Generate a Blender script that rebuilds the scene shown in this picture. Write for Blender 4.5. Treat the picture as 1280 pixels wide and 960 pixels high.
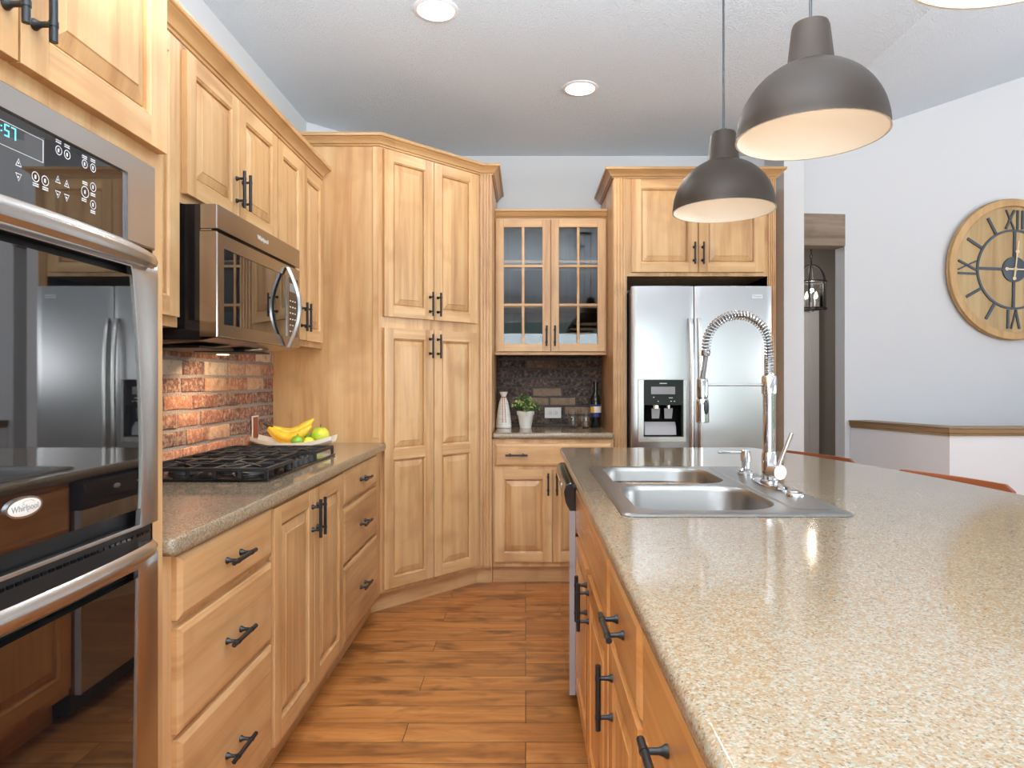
import bpy, bmesh, math, random
from mathutils import Matrix, Vector
for o in list(bpy.data.objects): bpy.data.objects.remove(o)
S = bpy.context.scene
COL = S.collection
R = random.Random(7)
# ------------------------------------------------------------------ camera
F = 830.0; VX = 657.0; VY = 474.0; EYE = 1.25
cd = bpy.data.cameras.new('camera'); cam = bpy.data.objects.new('camera', cd); COL.objects.link(cam)
cam.location = (0, 0, EYE); cam.rotation_euler = (math.pi/2, 0, 0)
cd.sensor_fit = 'HORIZONTAL'; cd.sensor_width = 36.0; cd.lens = F/1280*36
cd.shift_x = -(VX-640)/1280; cd.shift_y = -(480-VY)/1280
cd.clip_start = 0.02
S.camera = cam
# ------------------------------------------------------------------ colour management
S.view_settings.view_transform = 'Standard'; S.view_settings.look = 'None'
S.view_settings.exposure = 0.20; S.view_settings.gamma = 1.0; S.view_settings.use_curve_mapping = False
S.cycles.max_bounces = 10; S.cycles.diffuse_bounces = 6; S.cycles.glossy_bounces = 6
S.cycles.transmission_bounces = 8; S.cycles.caustics_reflective = False; S.cycles.caustics_refractive = False
S.cycles.sample_clamp_indirect = 4.0
# ------------------------------------------------------------------ world
W = bpy.data.worlds.new('daylight'); S.world = W; W.use_nodes = True
nt = W.node_tree; nt.nodes.clear()
wo = nt.nodes.new('ShaderNodeOutputWorld'); wb = nt.nodes.new('ShaderNodeBackground')
tc = nt.nodes.new('ShaderNodeTexCoord'); sx = nt.nodes.new('ShaderNodeSeparateXYZ'); rp = nt.nodes.new('ShaderNodeValToRGB')
nt.links.new(tc.outputs['Generated'], sx.inputs[0]); nt.links.new(sx.outputs['Z'], rp.inputs[0])
nt.links.new(rp.outputs[0], wb.inputs[0]); nt.links.new(wb.outputs[0], wo.inputs[0])
e = rp.color_ramp.elements
e[0].position = 0.0; e[0].color = (.25, .38, .22, 1); e[1].position = .25; e[1].color = (.75, .88, 1, 1)
m_ = e.new(.06); m_.color = (.42, .58, .52, 1)
wb.inputs[1].default_value = 1.3
# ------------------------------------------------------------------ window daylight and added fill light
def area(name, loc, rot, sx_, sy_, power, col=(1, 1, 1)):
    l = bpy.data.lights.new(name, 'AREA'); l.shape = 'RECTANGLE'; l.size = sx_; l.size_y = sy_
    l.energy = power; l.color = col
    o = bpy.data.objects.new(name, l); COL.objects.link(o); o.location = loc; o.rotation_euler = rot
    return o
PI = math.pi
area('window_daylight_rear', (.3, -3.88, 1.25), (PI/2+.45, 0, 0), 2.5, 2.0, 110, (.86, .94, 1))
area('window_daylight_rear', (3.4, -3.88, 1.25), (PI/2+.3, 0, 0), 3.5, 2.2, 9.5, (.88, .95, 1))
area('window_daylight_right', (6.0, .4, 1.65), (PI/2+1.1, 0, PI/2), 4.4, 2.0, 340, (.94, .97, 1))
area('added_ceiling_bounce_fill', (.15, .05, 1.86), (PI, 0, 0), 1.3, 1.6, 325, (.86, .94, 1))  # unseen up-facing fill added to even out the brightness off the ceiling
DOWN_AND_FILL = [(-.388, 2.874), (.30, 3.648), (-.388, .9), (.30, -.3), (-.6, -1.8), (1.3, -1.8), (3.2, -1.5)]  # first pair are visible cans, the rest unseen fills added for flatter light
DOWN_W = 5.5
PEND_W = .19
# ------------------------------------------------------------------ materials
def lin(r, g, b):
    f = lambda c: (c/12.92 if c <= .04045 else ((c+.055)/1.055)**2.4)
    return (f(r/255), f(g/255), f(b/255), 1)
def mat(name, col, rough=.5, metal=0, **kw):
    m = bpy.data.materials.new(name); m.use_nodes = True
    p = m.node_tree.nodes['Principled BSDF']
    p.inputs['Base Color'].default_value = col if len(col) == 4 else (*col, 1)
    p.inputs['Roughness'].default_value = rough; p.inputs['Metallic'].default_value = metal
    for k, v in kw.items(): p.inputs[k.replace('_', ' ')].default_value = v
    return m
class NT:
    def __init__(s, m): s.m = m; s.t = m.node_tree; s.p = s.t.nodes['Principled BSDF']
    def n(s, kind, **kw):
        x = s.t.nodes.new('ShaderNode'+kind)
        for k, v in kw.items(): setattr(x, k, v)
        return x
    def l(s, a, b): s.t.links.new(a, b)
    def ramp(s, fac, stops, interp='LINEAR'):
        r = s.n('ValToRGB'); r.color_ramp.interpolation = interp; el = r.color_ramp.elements
        el[0].position, el[0].color = stops[0]; el[1].position, el[1].color = stops[-1]
        for q, c in stops[1:-1]: z = el.new(q); z.color = c
        s.l(fac, r.inputs[0]); return r.outputs[0]
    def mix(s, fac, a, b, blend='MIX'):
        x = s.n('MixRGB', blend_type=blend)
        for i, v in ((0, fac), (1, a), (2, b)):
            if hasattr(v, 'default_value'): s.l(v, x.inputs[i])
            else: x.inputs[i].default_value = v
        return x.outputs[0]
    def math(s, op, a, b=0.0):
        x = s.n('Math', operation=op)
        for i, v in ((0, a), (1, b)):
            if hasattr(v, 'default_value'): s.l(v, x.inputs[i])
            else: x.inputs[i].default_value = v
        return x.outputs[0]
    def pos(s, scale=(1, 1, 1), rnd=0.0):
        g = s.n('NewGeometry'); v = g.outputs['Position']
        if rnd:
            oi = s.n('ObjectInfo'); a = s.n('VectorMath', operation='SCALE'); cmb = s.n('CombineXYZ')
            for i in range(3): s.l(oi.outputs['Random'], cmb.inputs[i])
            s.l(cmb.outputs[0], a.inputs[0]); a.inputs['Scale'].default_value = rnd
            b = s.n('VectorMath', operation='ADD'); s.l(v, b.inputs[0]); s.l(a.outputs[0], b.inputs[1]); v = b.outputs[0]
        k = s.n('VectorMath', operation='MULTIPLY'); s.l(v, k.inputs[0]); k.inputs[1].default_value = scale
        return k.outputs[0]
    def noise(s, v, scale, detail=4, rough=.55, dist=0):
        x = s.n('TexNoise'); s.l(v, x.inputs['Vector']); x.inputs['Scale'].default_value = scale
        x.inputs['Detail'].default_value = detail; x.inputs['Roughness'].default_value = rough
        x.inputs['Distortion'].default_value = dist; return x.outputs['Fac']
    def bump(s, h, strength=.2, dist=.01):
        b = s.n('Bump'); b.inputs['Strength'].default_value = strength; b.inputs['Distance'].default_value = dist
        s.l(h, b.inputs['Height']); s.l(b.outputs[0], s.p.inputs['Normal'])
def wood(name, axis, light, mid, dark, rough=.34, board=.085):
    m = mat(name, mid, rough); k = NT(m)
    long, cross = .9, 13.0
    sc = {'v': (cross, cross, long), 'h': (long, long, cross)}[axis]
    v = k.pos(sc, 37.0)
    a = k.noise(v, 1.0, 5, .6, .4)
    fine = k.noise(k.pos(tuple(6*q for q in sc), 11.0), 1.0, 3, .6)
    blot = k.noise(k.pos((1, 1, 1), 23.0), 5.0, 2, .5)
    c = k.ramp(a, [(.25, dark), (.5, mid), (.78, light)])
    # glued boards of slightly different tone
    bs = {'v': (1/board, 1/board, .0), 'h': (.0, .0, 1/board)}[axis]
    fl = k.n('VectorMath', operation='FLOOR'); k.l(k.pos(bs, 37.0), fl.inputs[0])
    wn = k.n('TexWhiteNoise', noise_dimensions='3D'); k.l(fl.outputs[0], wn.inputs['Vector'])
    tone = k.ramp(wn.outputs['Value'], [(0, (.86, .83, .80, 1)), (1, (1.06, 1.05, 1.04, 1))])
    c = k.mix(.95, c, tone, 'MULTIPLY')
    c = k.mix(k.math('MULTIPLY', fine, .36), c, dark)
    c = k.mix(k.ramp(blot, [(.54, (0, 0, 0, 1)), (.74, (.5, .5, .5, 1))]), c, dark)
    k.l(c, k.p.inputs['Base Color'])
    k.bump(fine, .05, .002)
    return m
ML, MM, MD = lin(228, 196, 150), lin(212, 172, 122), lin(164, 116, 70)
M = {}
M['wv'] = wood('maple_upright', 'v', ML, MM, MD)
M['wh'] = wood('maple_across', 'h', ML, MM, MD)
IL, IM_, ID = lin(230, 180, 120), lin(216, 158, 94), lin(186, 124, 66)  # maple made more orange to paint in warm bounce on the shaded island
M['iv'] = wood('maple_bounce_tint_upright', 'v', IL, IM_, ID, .2)
M['ih'] = wood('maple_bounce_tint_across', 'h', IL, IM_, ID, .2)
M['crown'] = wood('stained_maple_crown', 'h', lin(208, 172, 126), lin(192, 152, 104), lin(156, 114, 70))
M['chair'] = wood('cherry_stool_wood', 'h', lin(150, 82, 48), lin(130, 66, 36), lin(96, 44, 22), .3)
M['capw'] = wood('stained_cap_wood', 'h', lin(172, 146, 110), lin(152, 124, 88), lin(118, 92, 60), .45)
M['beam'] = wood('weathered_beam_wood', 'h', lin(166, 150, 132), lin(138, 120, 102), lin(88, 74, 62), .8, .5)
M['clockw'] = wood('pine_clock_boards', 'v', lin(206, 182, 136), lin(190, 162, 114), lin(158, 126, 82), .5)
M['rimw'] = wood('pine_clock_rim', 'v', lin(216, 180, 130), lin(202, 164, 112), lin(172, 130, 82), .5, .4)
M['white'] = mat('white_paint', lin(228, 228, 230), .55)
M['wall'] = mat('wall_paint', lin(211, 212, 214), .6)
k = NT(M['wall']); k.bump(k.noise(k.pos(), 90, 3), .06, .004)
M['taupe'] = mat('hallway_paint', lin(150, 144, 138), .6)
M['ceil'] = mat('ceiling_texture_paint', lin(226, 236, 246), .75)
k = NT(M['ceil']); k.bump(k.noise(k.pos(), 105, 4, .6, .5), 1.0, .013)
M['black'] = mat('black_metal_pull', (.012, .013, .015), .38, .3)
M['iron'] = mat('cast_iron', (.012, .012, .013), .5)
M['gloss'] = mat('black_enamel', (.008, .008, .009), .12)
M['bglass'] = mat('black_oven_glass', (.006, .006, .007), .02, 0, IOR=2.5)
M['dark'] = mat('dark_recess_plastic', (.012, .012, .013), .5)
M['steel'] = mat('brushed_stainless', (.46, .46, .47), .28, 1, Anisotropic=.8)
k = NT(M['steel']); f_ = k.noise(k.pos((3, 3, 400)), 1, 2); k.bump(f_, .03, .001)
M['steelw'] = mat('brushed_stainless_trim', (.63, .61, .59), .27, 1)
M['sink'] = mat('satin_sink_steel', (.33, .325, .315), .34, 1)
M['chrome'] = mat('polished_chrome', (.66, .66, .67), .06, 1)
M['pend'] = mat('bronze_grey_shade', (.030, .019, .012), .48, .2, Specular_IOR_Level=.3)
M['pendin'] = mat('cream_shade_lining', (.93, .88, .80), .5)
M['cordm'] = mat('black_cord', (.02, .02, .022), .5)
M['glass'] = mat('clear_glass', (1, 1, 1), .0, 0, Transmission_Weight=1.0, IOR=1.45)
M['pane'] = None
def paneglass():
    m = bpy.data.materials.new('cabinet_pane_glass'); m.use_nodes = True; t = m.node_tree; t.nodes.clear()
    o = t.nodes.new('ShaderNodeOutputMaterial'); mx = t.nodes.new('ShaderNodeMixShader'); fr = t.nodes.new('ShaderNodeFresnel')
    tr = t.nodes.new('ShaderNodeBsdfTransparent'); gl = t.nodes.new('ShaderNodeBsdfGlossy')
    fr.inputs[0].default_value = 1.6; gl.inputs['Roughness'].default_value = .01; tr.inputs[0].default_value = (.93, .95, .96, 1)
    t.links.new(fr.outputs[0], mx.inputs[0]); t.links.new(tr.outputs[0], mx.inputs[1]); t.links.new(gl.outputs[0], mx.inputs[2])
    t.links.new(mx.outputs[0], o.inputs[0]); return m
M['pane'] = paneglass()
def emis(name, col, st):
    m = mat(name, (0, 0, 0), .5); p = m.node_tree.nodes['Principled BSDF']
    p.inputs['Emission Color'].default_value = (*col, 1); p.inputs['Emission Strength'].default_value = st; return m
M['led'] = emis('downlight_lens_glow', (1, .98, .95), 6)
M['bulb'] = emis('warm_bulb_glow', (1, .86, .70), 2.2)
M['digit'] = emis('cyan_display_digits', (.15, .85, .95), 1.6)
M['ink'] = mat('printed_white_marking', (.75, .76, .78), .5)
M['inkg'] = mat('printed_grey_marking', (.28, .28, .29), .5)
M['green'] = mat('leaf_green', lin(62, 94, 38), .5)
M['green2'] = mat('pale_leaf_green', lin(176, 190, 112), .5)
M['ceramic'] = mat('white_ceramic', lin(235, 232, 226), .3)
M['twine'] = mat('jute_twine', lin(170, 110, 70), .8)
M['banana'] = mat('banana_skin', lin(244, 200, 58), .45)
k = NT(M['banana']); k.l(k.ramp(k.noise(k.pos(), 30, 3), [(.35, lin(236, 184, 44)), (.7, lin(250, 214, 82))]), k.p.inputs['Base Color'])
M['bstem'] = mat('banana_stem', lin(74, 58, 34), .6)
M['apple'] = mat('green_apple_skin', lin(190, 205, 60), .25)
k = NT(M['apple']); k.l(k.ramp(k.noise(k.pos(), 22, 2), [(.35, lin(150, 195, 50)), (.65, lin(226, 208, 76))]), k.p.inputs['Base Color'])
M['lime'] = mat('lime_skin', lin(120, 165, 50), .35)
M['lemon'] = mat('lemon_skin', lin(226, 216, 70), .35)
M['wine'] = mat('dark_wine_glass', (.008, .012, .008), .05)
M['lblue'] = mat('label_blue', lin(38, 48, 110), .5)
M['lyel'] = mat('label_yellow', lin(232, 170, 50), .5)
M['clockm'] = mat('blue_grey_metal', lin(70, 78, 86), .5, .2)
M['hand'] = mat('cream_clock_hand', lin(236, 216, 176), .5)
M['mortar'] = mat('mortar', lin(128, 114, 106), .95)
k = NT(M['mortar']); mn = k.noise(k.pos(), 160, 4); k.l(k.ramp(mn, [(.3, lin(112, 102, 96)), (.7, lin(168, 154, 144))]), k.p.inputs['Base Color']); k.bump(mn, .6, .006)
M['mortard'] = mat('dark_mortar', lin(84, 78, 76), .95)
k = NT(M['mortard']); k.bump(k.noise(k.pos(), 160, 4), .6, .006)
def brickmat(name, fleck):
    m = mat(name, (.4, .2, .1), .9); k = NT(m)
    at = k.n('Attribute', attribute_name='tint'); c = at.outputs['Color']
    n1 = k.noise(k.pos(), 55, 6, .65); n2 = k.noise(k.pos(), 24, 4, .6); n3 = k.noise(k.pos(), 190, 4, .6)
    c = k.mix(k.ramp(n1, [(.45, (0, 0, 0, 1)), (.68, (.7, .7, .7, 1))]), c, fleck)
    c = k.mix(k.ramp(n2, [(.52, (0, 0, 0, 1)), (.75, (.6, .6, .6, 1))]), c, lin(70, 44, 36))
    c = k.mix(.35, c, k.ramp(n3, [(.3, (.6, .6, .6, 1)), (.7, (1.15, 1.15, 1.15, 1))]), 'MULTIPLY')
    k.l(c, k.p.inputs['Base Color']); k.bump(n1, .8, .008); return m
M['brick'] = brickmat('tumbled_red_brick', lin(214, 180, 150))
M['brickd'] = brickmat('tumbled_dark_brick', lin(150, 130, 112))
def granite():
    m = mat('speckled_beige_granite', (.5, .4, .3), .10); k = NT(m)
    vo = k.n('TexVoronoi'); k.l(k.pos(), vo.inputs['Vector']); vo.inputs['Scale'].default_value = 400
    wn = k.n('SeparateColor'); k.l(vo.outputs['Color'], wn.inputs[0])
    c = k.ramp(wn.outputs[0], [(0, lin(104, 84, 62)), (.1, lin(136, 112, 84)), (.34, lin(140, 128, 109)), (.6, lin(138, 121, 98)), (.82, lin(153, 145, 133)), (.95, lin(134, 146, 138)), (1, lin(108, 106, 98))], 'CONSTANT')
    v2 = k.n('TexVoronoi'); k.l(k.pos(), v2.inputs['Vector']); v2.inputs['Scale'].default_value = 200
    w2 = k.n('SeparateColor'); k.l(v2.outputs['Color'], w2.inputs[0])
    c = k.mix(k.ramp(w2.outputs[1], [(0, (.35, .35, .35, 1)), (.3, (0, 0, 0, 1)), (1, (0, 0, 0, 1))], 'CONSTANT'), c, lin(140, 106, 70))
    c = k.mix(k.ramp(w2.outputs[2], [(0, (.35, .35, .35, 1)), (.2, (0, 0, 0, 1)), (1, (0, 0, 0, 1))], 'CONSTANT'), c, lin(164, 158, 146))
    k.l(c, k.p.inputs['Base Color']); return m
M['granite'] = granite()
def floormat():
    m = mat('hickory_plank_floor', (.3, .12, .04), .32); k = NT(m)
    br = k.n('TexBrick'); k.l(k.pos(), br.inputs['Vector'])
    br.offset = .37; br.offset_frequency = 3; br.squash = 1
    for nm, v in (('Scale', 1.0), ('Mortar Size', .0014), ('Mortar Smooth', .1), ('Bias', 0), ('Brick Width', 1.15), ('Row Height', .127)):
        br.inputs[nm].default_value = v
    br.inputs['Color1'].default_value = (0, 0, 0, 1); br.inputs['Color2'].default_value = (1, 1, 1, 1); br.inputs['Mortar'].default_value = (.5, .5, .5, 1)
    # each board its own shift of the grain
    sh = k.n('VectorMath', operation='SCALE'); k.l(br.outputs['Color'], sh.inputs[0]); sh.inputs['Scale'].default_value = 31
    ad = k.n('VectorMath', operation='ADD'); k.l(k.pos((1.3, 11, 1)), ad.inputs[0]); k.l(sh.outputs[0], ad.inputs[1])
    g = k.noise(ad.outputs[0], 1.6, 6, .62, .8)
    ad2 = k.n('VectorMath', operation='ADD'); k.l(k.pos((2.2, 5, 1)), ad2.inputs[0]); k.l(sh.outputs[0], ad2.inputs[1])
    kn = k.noise(ad2.outputs[0], 2.0, 3, .55)
    c = k.ramp(g, [(.22, lin(112, 64, 30)), (.5, lin(174, 112, 58)), (.75, lin(202, 142, 82))])
    c = k.mix(.8, c, k.ramp(br.outputs['Color'], [(0, (.80, .78, .76, 1)), (1, (1.1, 1.1, 1.1, 1))]), 'MULTIPLY')
    c = k.mix(k.ramp(kn, [(.52, (0, 0, 0, 1)), (.68, (.8, .8, .8, 1))]), c, lin(98, 56, 28))
    c = k.mix(br.outputs['Fac'], c, lin(52, 28, 14))
    k.l(c, k.p.inputs['Base Color'])
    h = k.math('SUBTRACT', k.math('MULTIPLY', g, .3), br.outputs['Fac']); k.bump(h, .25, .004); return m
M['floor'] = floormat()
# ------------------------------------------------------------------ mesh builder
class MB:
    def __init__(s, m='white', X=None):
        s.bm = bmesh.new(); s.mats = []; s.X = X or Matrix.Identity(4); s.cur = 0; s.use(m); s.lay = None
    def use(s, m):
        m = M[m] if isinstance(m, str) else m
        if m not in s.mats: s.mats.append(m)
        s.cur = s.mats.index(m); return s
    def v(s, p): return s.bm.verts.new(s.X @ Vector(p))
    def f(s, vs):
        try: q = s.bm.faces.new(vs)
        except ValueError: return None
        q.material_index = s.cur; return q
    def box(s, x0, x1, y0, y1, z0, z1):
        a = [s.v(p) for p in ((x0, y0, z0), (x1, y0, z0), (x1, y1, z0), (x0, y1, z0), (x0, y0, z1), (x1, y0, z1), (x1, y1, z1), (x0, y1, z1))]
        return [s.f([a[i] for i in q]) for q in ((0, 3, 2, 1), (4, 5, 6, 7), (0, 1, 5, 4), (1, 2, 6, 5), (2, 3, 7, 6), (3, 0, 4, 7))]
    def cbox(s, x0, x1, y0, y1, z0, z1, c):
        """box with chamfered edges (as nested rings along y: the outward axis)"""
        rings = [(0, y0), (0, y1-c), (c, y1)]
        s.rings([[(x0+i, y, z0+i), (x1-i, y, z0+i), (x1-i, y, z1-i), (x0+i, y, z1-i)] for i, y in rings], True, True, True)
    def rings(s, loops, closed=True, cap0=False, cap1=False):
        vs = [[s.v(p) for p in l] for l in loops]; n = len(vs[0])
        for a, b in zip(vs, vs[1:]):
            for i in range(n if closed else n-1):
                j = (i+1) % n; s.f([a[i], a[j], b[j], b[i]])
        if cap0: s.f(vs[0][::-1])
        if cap1: s.f(vs[-1])
        return vs
    def prism(s, pts, z0, z1):
        s.rings([[(x, y, z0) for x, y in pts], [(x, y, z1) for x, y in pts]], True, True, True)
    def lathe(s, prof, c=(0, 0, 0), seg=32, ax='z', cap0=False, cap1=False):
        L = []
        for r, h in prof:
            l = []
            for i in range(seg):
                a = 2*PI*i/seg; u, w = r*math.cos(a), r*math.sin(a)
                l.append({'z': (c[0]+u, c[1]+w, c[2]+h), 'y': (c[0]+u, c[1]+h, c[2]+w), 'x': (c[0]+h, c[1]+u, c[2]+w)}[ax])
            L.append(l)
        return s.rings(L, True, cap0, cap1)
    def tube(s, pts, r, seg=8, caps=True):
        P = [Vector(p) for p in pts]; n = len(P)
        rr = r if isinstance(r, (list, tuple)) else [r]*n
        L = []; up = None
        for i in range(n):
            t = (P[min(i+1, n-1)]-P[max(i-1, 0)]).normalized()
            if up is None:
                up = t.orthogonal().normalized()
            else:
                up = (up - t*up.dot(t))
                up = up.normalized() if up.length > 1e-6 else t.orthogonal().normalized()
            b = t.cross(up)
            L.append([tuple(P[i]+(up*math.cos(2*PI*j/seg)+b*math.sin(2*PI*j/seg))*rr[i]) for j in range(seg)])
        s.rings(L, True, caps, caps)
    def sphere(s, c, r, sq=(1, 1, 1), seg=20, rg=12):
        prof = [(max(r*math.sin(PI*i/rg), 1e-5), -r*math.cos(PI*i/rg)) for i in range(rg+1)]
        L = [[(c[0]+a*math.cos(2*PI*j/seg)*sq[0], c[1]+a*math.sin(2*PI*j/seg)*sq[1], c[2]+h*sq[2]) for j in range(seg)] for a, h in prof]
        s.rings(L, True, True, True)
    def sweep(s, path, prof):
        """profile (out, z) along a plan path, mitred; out is to the right of travel"""
        P = [Vector((x, y)) for x, y in path]; n = len(P); L = []
        for i in range(n):
            ds = []
            if i > 0: ds.append((P[i]-P[i-1]).normalized())
            if i < n-1: ds.append((P[i+1]-P[i]).normalized())
            ns = [Vector((d.y, -d.x)) for d in ds]
            m = ns[0] if len(ns) == 1 else (ns[0]+ns[1])/(1+ns[0].dot(ns[1]))
            L.append([(P[i].x+m.x*o, P[i].y+m.y*o, z) for o, z in prof])
        s.rings(L, True, True, True)
    def build(s, name, thing=None, parent=None, bevel=0, seg=2, sharp=38, local=False, flat=None, harden=False):
        bm = s.bm
        flat = (bevel > 0 and not harden) if flat is None else flat
        if not flat: bmesh.ops.remove_doubles(bm, verts=bm.verts, dist=1e-6)
        bmesh.ops.recalc_face_normals(bm, faces=bm.faces)
        for q in bm.faces: q.smooth = not flat
        for ed in bm.edges:
            if len(ed.link_faces) == 2 and ed.calc_face_angle(0) > math.radians(sharp): ed.smooth = False
        me = bpy.data.meshes.new(name); bm.to_mesh(me); bm.free()
        for m in s.mats: me.materials.append(m)
        if thing is not None and not local: me.transform(Matrix.Translation(-thing.base))
        o = bpy.data.objects.new(name, me); COL.objects.link(o)
        if parent is not None: o.parent = parent
        elif thing is not None: o.parent = thing.o
        if bevel:
            b = o.modifiers.new('edge', 'BEVEL'); b.width = bevel; b.segments = seg; b.limit_method = 'ANGLE'; b.angle_limit = math.radians(40)
            b.harden_normals = harden
        return o
class Thing:
    def __init__(s, name, label, cat, base=(0, 0, 0), group=None):
        s.base = Vector(base); s.o = bpy.data.objects.new(name, None); COL.objects.link(s.o); s.o.location = base
        s.o.empty_display_size = .05; tag(s.o, label, cat, group)
def tag(o, label, cat, group=None, kind=None):
    o['label'] = label; o['category'] = cat
    if group: o['group'] = group
    if kind: o['kind'] = kind
    return o
def struct(name, mb, label=None, cat=None, parent=None, bevel=0):
    o = mb.build(name, None, parent, bevel)
    if parent is None:
        o['kind'] = 'structure'
        if label: o['label'] = label
        if cat: o['category'] = cat
    return o
def dup(root, loc, label, rz=None):
    r = root.copy(); COL.objects.link(r); r.location = loc; r['label'] = label
    if rz is not None: r.rotation_euler = (0, 0, rz)
    for ch in list(root.children):
        c = ch.copy(); COL.objects.link(c); c.parent = r
        for g in ch.children:
            d = g.copy(); COL.objects.link(d); d.parent = c
    return r
def frame(o, u, n):
    """local x = along the front, y = outward, z = up"""
    u = Vector((*u, 0)).normalized(); n = Vector((*n, 0)).normalized()
    return Matrix(((u.x, n.x, 0, o[0]), (u.y, n.y, 0, o[1]), (0, 0, 1, o[2]), (0, 0, 0, 1)))
def text_into(mb, body, size, X, matk, align='CENTER'):
    """flat lettering; X maps text x,y,z to place"""
    cu = bpy.data.curves.new('t', 'FONT'); cu.body = body; cu.size = size; cu.align_x = align; cu.align_y = 'CENTER'; cu.extrude = size*.02; cu.resolution_u = 3
    ob = bpy.data.objects.new('t', cu); COL.objects.link(ob)
    bpy.context.view_layer.update()
    me = bpy.data.meshes.new_from_object(ob.evaluated_get(bpy.context.evaluated_depsgraph_get()))
    mb.use(matk); old = mb.X; mb.X = X
    vs = [mb.v(v.co) for v in me.vertices]
    for p in me.polygons: mb.f([vs[i] for i in p.vertices])
    mb.X = old
    bpy.data.objects.remove(ob); bpy.data.curves.remove(cu); bpy.data.meshes.remove(me)
# ---- cabinet pieces
def pull_mesh():
    mb = MB('black')
    mb.tube([(-.0675, .030, 0), (.0675, .030, 0)], .0058, 12)
    for s_ in (-1, 1):
        mb.tube([(s_*.0405-.004, .030, 0), (s_*.0405+.004, .030, 0)], .0068, 12)
        mb.lathe([(.0088, 0), (.0088, .003), (.0062, .007), (.0046, .012), (.0046, .028)], (s_*.0405, 0, 0), 12, 'y', True, True)
    o = mb.build('pull_source'); me = o.data; bpy.data.objects.remove(o); return me
PULL = pull_mesh(); PULL.name = 'pull'
def handle(X, u, z, vertical, thing, parent):
    a = Vector((0, 0, 1)) if vertical else X.to_3x3() @ Vector((1, 0, 0)); n = X.to_3x3() @ Vector((0, 1, 0)); c = a.cross(n)
    p = X @ Vector((u, .02, z))
    o = bpy.data.objects.new('handle', PULL); COL.objects.link(o); o.parent = parent
    o.matrix_basis = Matrix.Translation(p-thing.base) @ Matrix((a, n, c)).transposed().to_4x4()
    return o
def raised(mb, x0, x1, z0, z1, t, wv):
    """moulded inner edge and raised panel inside a frame opening"""
    mb.use(wv)
    st = [(0, t), (.003, t-.003), (.007, t-.005), (.008, t-.016), (.0115, t-.016), (.0125, t-.010), (.041, t-.0025), (.042, t-.0008)]
    mb.rings([[(x0+i, y, z0+i), (x1-i, y, z0+i), (x1-i, y, z1-i), (x0+i, y, z1-i)] for i, y in st], True, False, True)
def door(thing, X, u0, u1, z0, z1, pull=None, splits=(), wv='wv', wh='wh', st=.057, name='door', t=.02):
    mb = MB(wv, X)
    mb.box(u0, u0+st, 0, t, z0, z1); mb.box(u1-st, u1, 0, t, z0, z1)
    mb.use(wh)
    zs = [z0, *splits, z1]; r = st
    mb.box(u0+st, u1-st, 0, t, z0, z0+r); mb.box(u0+st, u1-st, 0, t, z1-r, z1)
    edges = [z0+r]
    for q in splits:
        mb.box(u0+st, u1-st, 0, t, q-r/2, q+r/2); edges += [q-r/2, q+r/2]
    edges.append(z1-r)
    for a, b in zip(edges[::2], edges[1::2]): raised(mb, u0+st, u1-st, a, b, t, wv)
    o = mb.build(name, thing, bevel=.0022, seg=2)
    if pull: handle(X, pull[0], pull[1], True, thing, o)
    return o
def drawer(thing, X, u0, u1, z0, z1, pulls=(None,), wh='wh', name='drawer'):
    mb = MB(wh, X); mb.rings([[(u0+i, y, z0+i), (u1-i, y, z0+i), (u1-i, y, z1-i), (u0+i, y, z1-i)] for i, y in ((0, 0), (0, .012), (.003, .0155), (.012, .019), (.014, .0195))], True, True, True)
    o = mb.build(name, thing, flat=True)
    for p in pulls: handle(X, (u0+u1)/2 if p is None else p, (z0+z1)/2, False, thing, o)
    return o
def pilaster(thing, X, u0, u1, z0, z1, name='pilaster'):
    mb = MB('wv', X); w = u1-u0; d = .012
    n = 3; g = w/(2*n+1); xs = [u0]
    P = [(u0, 0), (u0, d)]
    for i in range(n):
        a = u0+g*(2*i+1); P += [(a, d), (a+g*.25, d-.007), (a+g*.75, d-.007), (a+g, d)]
    P += [(u1, d), (u1, 0)]
    mb.rings([[(x, y, z) for x, y in P] for z in (z0, z1)], True, True, True)
    return mb.build(name, thing, sharp=20)
def CROWN(z, h=.06, o=.052):
    return [(0, z), (.009, z), (.011, z+h*.10), (.009, z+h*.17), (.017, z+h*.19), (.020, z+h*.32), (.031, z+h*.52), (o-.011, z+h*.64), (o-.012, z+h*.70), (o-.003, z+h*.72), (o, z+h*.80), (o, z+h), (0, z+h)]
# ================================================================== ROOM SHELL
LX, BY, CZ = -1.364, 4.76, 2.85          # left wall, back wall, flat ceiling
mb = MB('floor'); mb.box(-1.6, 6.3, -4.2, 8.5, -.06, 0); struct('floor', mb)
VB = 1.752; SL = .353
mb = MB('ceil'); mb.prism([(LX-.12, -4.15), (VB, -4.15), (VB, 8.4), (LX-.12, 8.4)], CZ, CZ+.1)
zr = CZ+SL*(6.25-VB)
mb.rings([[(VB, y, CZ), (6.25, y, zr), (6.25, y, zr+.1), (VB, y, CZ+.1)] for y in (-4.15, 5.55)], True, True, True)
mb.box(VB, 4.6, 5.16, 8.4, CZ, CZ+.02)
struct('ceiling', mb)
mb = MB('wall'); mb.box(LX-.12, LX, -4.15, 4.95, 0, CZ); struct('wall_left', mb)
mb = MB('wall'); mb.box(LX, 1.712, BY, BY+.12, 0, CZ); struct('wall_back', mb)
mb = MB('wall'); mb.prism([(LX, 4.13), (-.734, BY), (LX, BY)], 0, CZ); struct('wall_corner', mb)
mb = MB('wall'); mb.box(1.712, 1.845, 4.40, 5.02, 0, CZ+.03); struct('wall_partition', mb)
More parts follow.
